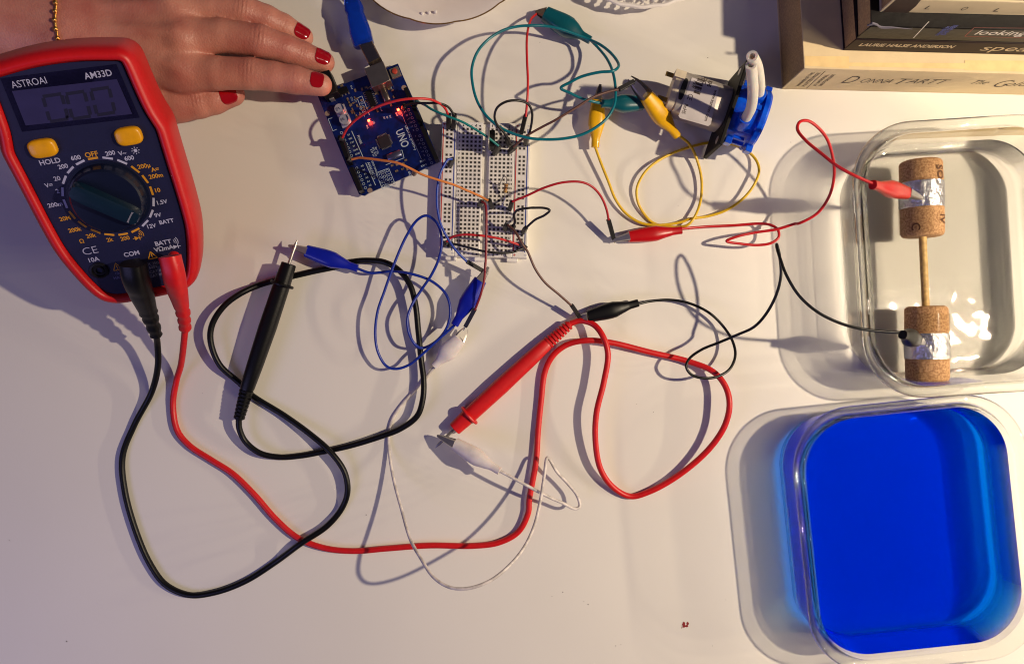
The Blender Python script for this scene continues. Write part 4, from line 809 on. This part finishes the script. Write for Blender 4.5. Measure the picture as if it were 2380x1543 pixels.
for b_ in (10, -10): m = MB(); c0 = pl(-38.8, b_*.62 if b_ < 0 else 7.5, 3.5 if b_ < 0 else 6.5); box(m, c0, px, py, Z, 3.2, 1.4, .3); m.build('terminal', mat('brass_tab', (196, 160, 84), .3, 1.0), t, bevel=.2)
lz = ZA+10.42
m = MB(); rg = [on_plane('u', x, y, Vector((0, 0, lz)), Z) for x, y in ((775, 440), (1120, 545), (1150, 590), (1035, 1085), (1000, 1112), (610, 1000), (592, 970))]; prism(m, rg, .15, Z)
lb = m.build('label_sticker', mat('silver_label', (206, 199, 197), .45, .15, noise=(70, .12)), mo, smooth=False)
m = MB(); lp = lambda x, y: on_plane('u', x, y, Vector((0, 0, lz+.06)), Z)
text(m, 'www.kamoer.com', lp(1040, 830), -py, px, 2.0, bold=.015, width=19); text(m, 'RoHS', lp(680, 875), -py, px, 2.2, bold=.01, width=6); text(m, 'CE', lp(752, 712), -py, px, 3.0, bold=0, width=3.6); text(m, 'P5W', lp(808, 540), -py, px, 2.0, bold=.02, width=4.5)
text(m, 'KHS', lp(1022, 530), -py, px, 2.2, bold=.04, width=3.5); text(m, 'DC', lp(955, 490), -py, px, 2.0, bold=.03)
for k in range(16):
    if k in (3, 7, 12): continue
    p = lp(898-k*3.6, 470+k*12.5); box(m, p, px, py, Z, 2.0, .16 if k % 3 else .32, .02)
m.build('label_print', inkM, lb, smooth=False)
m = MB(); box(m, pl(0, 0, 0), px, py, Z, 1.15, 25.8, 17.8); m.build('mounting_plate', mat('black_plate', (16, 13, 13), .6, spec=.2), t, bevel=.5)
m = MB()
for b_ in (-21, 21): axis_loft(m, pl(1.2, b_, 9), pl(-1.6, b_, 9), [(0, 2.4), (.9, 2.4), (1, 2)], seg=20)
m.build('plate_screws', M_steel, t, angle=40)
bluP = mat('blue_clear_pump', (4, 92, 235), .22, coat=.4, noise=(140, .35, (0, 62, 196)), trans=.12)
m = MB(); axis_loft(m, pl(1.3, 0, 0), pl(21, 0, 0), [(0, 16.0), (.1, 16.6), (.3, 16.6), (.31, 15.2), (.78, 15.2), (.8, 18.0), (.93, 18.0), (1.0, 16.8), (1.06, 12), (1.08, 4)], seg=64, e=2.3)
hd = m.build('pump_head', bluP, t, angle=30)
m = MB()
for k in range(14):
    a = math.radians(-100+k*26); c0 = pl(11, 15.4*math.cos(a), 15.4*math.sin(a)); box(m, c0, px, Vector((0, 0, 0))+py*math.cos(a)+Z*math.sin(a), py*-math.sin(a)+Z*math.cos(a), 5.2 if k % 2 else 3.4, 1.3, .8+.8*(k % 2))
for a0, bb in ((6, -17.4), (19, -18.4), (19, 17.6), (6, 16.8)): box(m, pl(a0, bb, 3), px, py, Z, 2.0, 2.2, 3.2)
m.build('head_ribs', bluP, hd, smooth=False, bevel=.35)
m = MB()
tA = [on_plane('u', 1505, 1030, Vector((0, 0, 37)), Z), at('u', 1590, 860, 48), at('u', 1618, 640, 60), at('u', 1606, 430, 72), at('u', 1592, 265, 82)]
tB = [at('u', 1700, 680, 37), at('u', 1712, 560, 48), at('u', 1700, 420, 60), at('u', 1668, 270, 74), at('u', 1605, 148, 88)]
for T_ in (tA, tB): axis_loft(m, T_[0]-Z*5+(T_[0]-T_[1])*.1, T_[0]+(T_[1]-T_[0])*.25, [(0, 4.8), (.85, 4.4), (1, 4.0)], seg=28)
m.build('tube_sockets', bluP, hd, angle=40)
siliM = mat("silicone_tube", (238, 232, 224), .4, sss=.35, trans=.25, ior=1.2, noise=(40, .08))
for T_ in (tA, tB):
    m = MB(); P = spline(T_, 1.5); tube(m, P, 2.9, 20, smoothed=False, caps=False); tube(m, P, 1.55, 20, smoothed=False, caps=False)
    n = len(P); o2 = n*20; m.f.append(None); m.f.pop()
    m.add([], []); 
    for k in range(20):
        m.f.append(((n-1)*20+k, (n-1)*20+(k+1) % 20, o2+(n-1)*20+(k+1) % 20, o2+(n-1)*20+k)); m.mi.append(0)
    m.build('silicone_tube', siliM, t, angle=60)
# ================================================================ HAND (one continuous surface from blended tapered limbs)
def cap_sdf(P, a, b, ra, rb, zs=1.0):
    a = np.array(a, dtype=np.float32); b = np.array(b, dtype=np.float32); S = np.array([1, 1, 1/zs], dtype=np.float32)
    d = (b-a)*S; Q = (P-a)*S; L = float(d@d); t_ = np.clip((Q@d)/L, 0, 1)
    return np.linalg.norm(Q-t_[..., None]*d, axis=-1)-(ra+(rb-ra)*t_)
def smin(a, b, k):
    h = np.clip(.5+.5*(b-a)/k, 0, 1); return b*(1-h)+a*h-k*h*(1-h)
def surface_nets(Fv, origin, st):
    nx, ny, nz = Fv.shape; ins = Fv < 0
    cellmin = np.zeros((nx-1, ny-1, nz-1), bool); s = np.zeros((nx-1, ny-1, nz-1), np.int8)
    for i in (0, 1):
        for j in (0, 1):
            for k in (0, 1): s += ins[i:nx-1+i, j:ny-1+j, k:nz-1+k]
    act = (s > 0) & (s < 8); idx = -np.ones(act.shape, np.int64); cells = np.argwhere(act); idx[act] = np.arange(len(cells))
    pos = np.zeros((len(cells), 3)); cnt = np.zeros(len(cells)); cs = cells.T
    cor = [(i, j, k) for i in (0, 1) for j in (0, 1) for k in (0, 1)]
    for a in cor:
        for ax in range(3):
            if a[ax]: continue
            b = list(a); b[ax] = 1
            fa = Fv[cs[0]+a[0], cs[1]+a[1], cs[2]+a[2]]; fb = Fv[cs[0]+b[0], cs[1]+b[1], cs[2]+b[2]]; cr = (fa < 0) != (fb < 0)
            tt = np.where(cr, fa/np.where(cr, fa-fb, 1), 0); p = np.array(a)[None, :]+np.zeros((len(cells), 3)); p[:, ax] += tt
            pos[cr] += p[cr]; cnt[cr] += 1
    V = (cells+pos/cnt[:, None])*st+np.array(origin); Q = []
    for ax in range(3):
        o1, o2 = [(1, 2), (2, 0), (0, 1)][ax]
        sl0 = [slice(1, n-1) for n in (nx, ny, nz)]; sl0[ax] = slice(0, (nx, ny, nz)[ax]-1); sl1 = list(sl0); sl1[ax] = slice(1, (nx, ny, nz)[ax])
        A, B = ins[tuple(sl0)], ins[tuple(sl1)]
        for flip, msk in ((0, A & ~B), (1, ~A & B)):
            e = np.argwhere(msk); off = np.ones(3, int); off[ax] = 0; e = e+off
            d1 = np.zeros(3, int); d1[o1] = 1; d2 = np.zeros(3, int); d2[o2] = 1
            q = [idx[tuple((e-a).T)] for a in (d1*0, d1, d1+d2, d2)]
            q = np.stack(q if not flip else q[::-1], 1); Q.append(q)
    return V, np.concatenate(Q)
hz = lambda x, y, z: tuple(at('h', x, y, z))
FING = {'index': [hz(1030, 560, 25), hz(1300, 573, 27), hz(1560, 577, 27), (hz(1740, 598, 26)), hz(1900, 624, 24.5), hz(2105, 664, 21.5)],
        'middle': [hz(1030, 310, 28), hz(1330, 280, 28), hz(1630, 322, 26), hz(1820, 378, 21), hz(1960, 428, 16), hz(2128, 488, 11.5)],
        'ring': [hz(980, 95, 27), hz(1250, 62, 26), hz(1500, 88, 24), hz(1680, 150, 19), hz(1810, 210, 14), hz(1965, 292, 9.5)],
        'little': [hz(900, -110, 22), hz(1150, -150, 19), hz(1300, -130, 17), hz(1400, -90, 13), hz(1440, -60, 11), hz(1465, -25, 8.5)],
        'thumb': [hz(640, 870, 19), hz(820, 850, 17), hz(1000, 822, 15.5), hz(1150, 795, 14), hz(1270, 770, 12.5), hz(1420, 738, 11)]}
FR_ = {'index': [12.3, 9.7, 9.2, 8.5, 8.2, 6.7], 'middle': [12.3, 9.7, 9.4, 8.3, 7.9, 6.7], 'ring': [11.8, 9.4, 9.0, 8.1, 7.7, 6.4], 'little': [11, 8.8, 8.4, 7.3, 7, 5.8], 'thumb': [13.5, 11, 10.2, 9.9, 9.4, 7.2]}
x0, x1, y0, y1, z0, z1 = -352, -104, 62, 262, -2, 66; st = .85
gx, gy, gz = np.arange(x0, x1, st), np.arange(y0, y1, st), np.arange(z0, z1, st)
G = np.stack(np.meshgrid(gx, gy, gz, indexing='ij'), -1).astype(np.float32)
palm = None
wr = {'index': hz(300, 420, 27), 'middle': hz(280, 290, 29), 'ring': hz(260, 150, 28), 'little': hz(250, 20, 25)}
for k, p in wr.items():
    d = cap_sdf(G, p, FING[k][0], 15, FR_[k][0]); palm = d if palm is None else smin(palm, d, 9)
palm = smin(palm, cap_sdf(G, hz(260, 520, 22), FING['thumb'][0], 16, 13.5), 12)
palm = smin(palm, cap_sdf(G, hz(500, 500, 21), hz(900, 480, 20), 16, 12), 10)
palm = smin(palm, cap_sdf(G, hz(120, 260, 28), hz(-900, 60, 34), 25, 33, .86), 16)
palm = smin(palm, cap_sdf(G, hz(150, 130, 27), hz(-900, -100, 33), 21, 28, .86), 14)
allf = None
for k in FING:
    f = None
    for i in range(5):
        d = cap_sdf(G, FING[k][i], FING[k][i+1], FR_[k][i], FR_[k][i+1], .92); f = d if f is None else smin(f, d, 1.5)
    allf = f if allf is None else smin(allf, f, .15)
SD = smin(palm, allf, 5.5)
for k, x, y, z, r in (('index', 1020, 545, 37, 4), ('middle', 1010, 305, 40, 4.2), ('ring', 960, 100, 38, 4)):   # knuckles
    SD = smin(SD, np.linalg.norm(G-np.array(hz(x, y, z-4.5), dtype=np.float32), axis=-1)-r, 7)
for k, w_i in (('index', 5), ('middle', 5), ('ring', 4)):                                                    # extensor tendons
    a, b = np.array(FING[k][0])+(0, 0, 11.2), np.array(wr[k])+(0, 0, 13.2); SD = smin(SD, cap_sdf(G, a, b, 1.6, 1.0), 5)
V, Q = surface_nets(SD, (x0, y0, z0), st)
V[:, 2] = np.maximum(V[:, 2], .15)
# relax, then wrinkles
n = len(V); E_ = np.concatenate([Q[:, [0, 1]], Q[:, [1, 2]], Q[:, [2, 3]], Q[:, [3, 0]]]); deg = np.bincount(E_.ravel(), minlength=n)
for _ in range(3):
    acc = np.zeros((n, 3))
    for c in range(3): acc[:, c] = np.bincount(E_[:, 0], V[E_[:, 1], c], n)+np.bincount(E_[:, 1], V[E_[:, 0], c], n)
    V = V*.45+.55*acc/np.maximum(deg, 1)[:, None]
for k in FING:
    for j, sig, amp, wl in ((2, 4.0, .62, 2.2), (4, 2.2, .42, 1.7)):
        if k == 'thumb': j = 3 if j == 2 else 5
        if k == 'thumb' and j == 5: continue
        c = np.array(FING[k][j]); d = np.array(FING[k][min(j+1, 5)])-np.array(FING[k][j-1]); d /= np.linalg.norm(d)
        rel = V-c; s_ = rel@d; rad = np.linalg.norm(rel-np.outer(s_, d), axis=1); side = np.cross(d, [0, 0, 1]); lat = rel@side
        w_ = np.exp(-(s_/sig)**2)*np.exp(-np.maximum(0, rad-10)**2/4)*(rel[:, 2] > 0)*np.clip(1-np.abs(lat)/10, 0, 1)
        V[:, 2] -= amp*w_*(np.cos(2*math.pi*(s_+.05*lat**2*.25)/wl)*.5+.5)
m = MB(); m.v = [tuple(p) for p in V.tolist()]; m.f = [tuple(q) for q in Q.tolist()]; m.mi = [0]*len(m.f)
skin = bpy.data.materials.new('skin'); skin.use_nodes = True; nt = skin.node_tree; b = nt.nodes['Principled BSDF']; L = nt.links.new
tc = nt.nodes.new('ShaderNodeTexCoord'); n1 = nt.nodes.new('ShaderNodeTexNoise'); n1.inputs['Scale'].default_value = 45; n1.inputs['Detail'].default_value = 5; L(tc.outputs['Object'], n1.inputs['Vector'])
mx = nt.nodes.new('ShaderNodeMix'); mx.data_type = 'RGBA'; mx.inputs[6].default_value = (*lin((194, 132, 115)), 1); mx.inputs[7].default_value = (*lin((166, 96, 86)), 1)
mr = nt.nodes.new('ShaderNodeMapRange'); mr.inputs[1].default_value = .35; mr.inputs[2].default_value = .68; L(n1.outputs['Fac'], mr.inputs[0]); L(mr.outputs[0], mx.inputs[0]); L(mx.outputs[2], b.inputs['Base Color'])
b.inputs['Subsurface Weight'].default_value = .25; b.inputs['Subsurface Radius'].default_value = (1, .35, .2); b.inputs['Subsurface Scale'].default_value = .0025; b.inputs['Roughness'].default_value = .47
vz = nt.nodes.new('ShaderNodeTexVoronoi'); vz.inputs['Scale'].default_value = 900; L(tc.outputs['Object'], vz.inputs['Vector']); bp = nt.nodes.new('ShaderNodeBump'); bp.inputs['Strength'].default_value = .32; bp.inputs['Distance'].default_value = .0004; L(vz.outputs['Distance'], bp.inputs['Height']); L(bp.outputs[0], b.inputs['Normal'])
hand = m.build('person', skin, None, (-230, 160, 0), angle=180)
tag(hand, 'left hand of a person lying palm down behind the multimeter, red nails', 'person')
nailM = mat('red_nail_polish', (150, 4, 14), .12, coat=.8, noise=(60, .05))
for k, t0, roll, ln_, wd in (('index', .88, -14, 7.5, 58), ('middle', .90, -22, 9.0, 62), ('ring', .90, -24, 9.0, 62), ('thumb', .86, 14, 9.5, 60)):
    a, b_ = Vector(FING[k][4]), Vector(FING[k][5]); d = (b_-a).normalized(); s = d.cross(Z).normalized(); up = s.cross(d)
    ro_ = math.radians(roll); ra, rb = FR_[k][4], FR_[k][5]; Vn = []; NL, NW = 12, 12
    c = a.lerp(b_, t0); full = (b_-a).length
    for i in range(NL+1):
        q = (i/NL-.5)*ln_; tt = min(1.0, max(0, ((c-a).length+q)/full)); over = max(0, (c-a).length+q-full)
        r_n = (ra+(rb-ra)*tt); r_n = math.sqrt(max(1, r_n**2-over**2*.9))+.28-.25*(i/NL)
        taper = math.sqrt(max(.05, 1-abs(2*i/NL-1)**3.2*.75))
        for jn in range(NW+1):
            al = math.radians((jn/NW-.5)*2*wd*.78)*taper+ro_; p = c+d*q+s*(r_n*math.sin(al))+up*(r_n*.95*math.cos(al)); Vn.append(p)
    m = MB(); W1 = NW+1; top_ = Vn; bot_ = [p-up*.7 for p in Vn]; Fn = [(i*W1+j, i*W1+j+1, (i+1)*W1+j+1, (i+1)*W1+j) for i in range(NL) for j in range(NW)]; m.add(top_, Fn); N0 = len(Vn); m.add(bot_, [f[::-1] for f in Fn])
    bd = [j for j in range(W1)]+[i*W1+NW for i in range(1, NL+1)]+[NL*W1+j for j in range(NW-1, -1, -1)]+[i*W1 for i in range(NL-1, 0, -1)]
    for i in range(len(bd)): a2, b2 = bd[i], bd[(i+1) % len(bd)]; m.f.append((a2, b2, b2+N0, a2+N0)); m.mi.append(0)
    m.build('fingernail', nailM, hand, angle=60)
# bracelet
t = thing('bracelet', 'thin gold bead chain bracelet around the wrist above the multimeter', 'bracelet', (hz(95, 150, 0)))
m = MB(); m2 = MB(); rsb = random.Random(5); xs = hz(95, 150, 50)[0]
tree = None
from mathutils.bvhtree import BVHTree
tree = BVHTree.FromPolygons([tuple(p) for p in V.tolist()], [tuple(q) for q in Q.tolist()])
prev = None
for i in range(48):
    yh = -190+i*13; p = hz(93+4*math.sin(i*.35), yh, 45); hitp = tree.ray_cast(Vector((p[0], p[1], 90)), Vector((0, 0, -1)))[0]
    if hitp is None: continue
    lathe(m, hitp+Z*.25, [(.15, 1.3), (.6, 1.1), (.85, .6), (.6, .1), (.15, 0)] if i % 5 else [(.2, 2.6), (1.1, 2.1), (1.5, 1.2), (1.1, .3), (.2, 0)], 10)
gold = mat('gold_beads', (214, 160, 80), .22, 1.0); m.build('bead_chain', gold, t)
p = hz(40, 10, 45); hp = tree.ray_cast(Vector((p[0], p[1], 90)), Vector((0, 0, -1)))[0]
if hp is not None: m = MB(); lathe(m, hp+Z*.2, [(.3, 3.8), (1.6, 3.2), (2.2, 2), (1.6, .7), (.3, 0)], 16); m.build('charm', gold, t)
# ================================================================ CRUMBS
for i, (x, y, s_) in enumerate(((1308, 1375, .8), (1367, 1404, .9), (1357, 1397, .5), (1443, 1497, .6), (1431, 1500, .8), (851, 1196, .8), (155, 1489, 1.0), (1656, 1500, .6), (1283, 1385, .5), (1255, 99, .6), (1645, 135, .7), (1576, 478, .5), (1838, 331, .7), (470, 914, .5), (1519, 957, .5), (1480, 939, .4), (1046, 938, .5), (22, 1255, .6), (1687, 1393, .5))):
    p = at('D', x, y, 0); m = MB(); sg = random.Random(i)
    V_ = [(p.x+s_*.6*sg.uniform(.5, 1)*math.cos(a), p.y+s_*.45*sg.uniform(.5, 1)*math.sin(a), .05) for a in np.linspace(0, 5.4, 6)]; m.add(V_+[(p.x, p.y, .4*s_)], [(k, (k+1) % 6, 6) for k in range(6)]+[tuple(range(5, -1, -1))])
    o = m.build('crumb', mat('dark_crumb', (52, 38, 36), .8), None); tag(o, 'tiny dark crumb lying on the bare white tabletop', 'crumb', 'crumbs on the tabletop')
m = MB(); sg = random.Random(9)
for k in range(9):
    p = at('D', 1591+sg.gauss(0, 6), 1452+sg.gauss(0, 7), 0); r_k = sg.uniform(.3, 1.5); V_ = [(p.x+r_k*sg.uniform(.5, 1)*math.cos(a), p.y+r_k*sg.uniform(.5, 1)*math.sin(a), .06+.01*k) for a in np.linspace(0, 5.6, 8)]; m.add(V_, [tuple(range(8))])
o = m.build('polish_stain', mat('red_stain', (140, 34, 40), .5), None, smooth=False); tag(o, 'small dark red spot of polish on the tabletop left of the blue liquid', 'stain')
for o in bpy.data.objects:
    if '_base' in o: del o['_base']
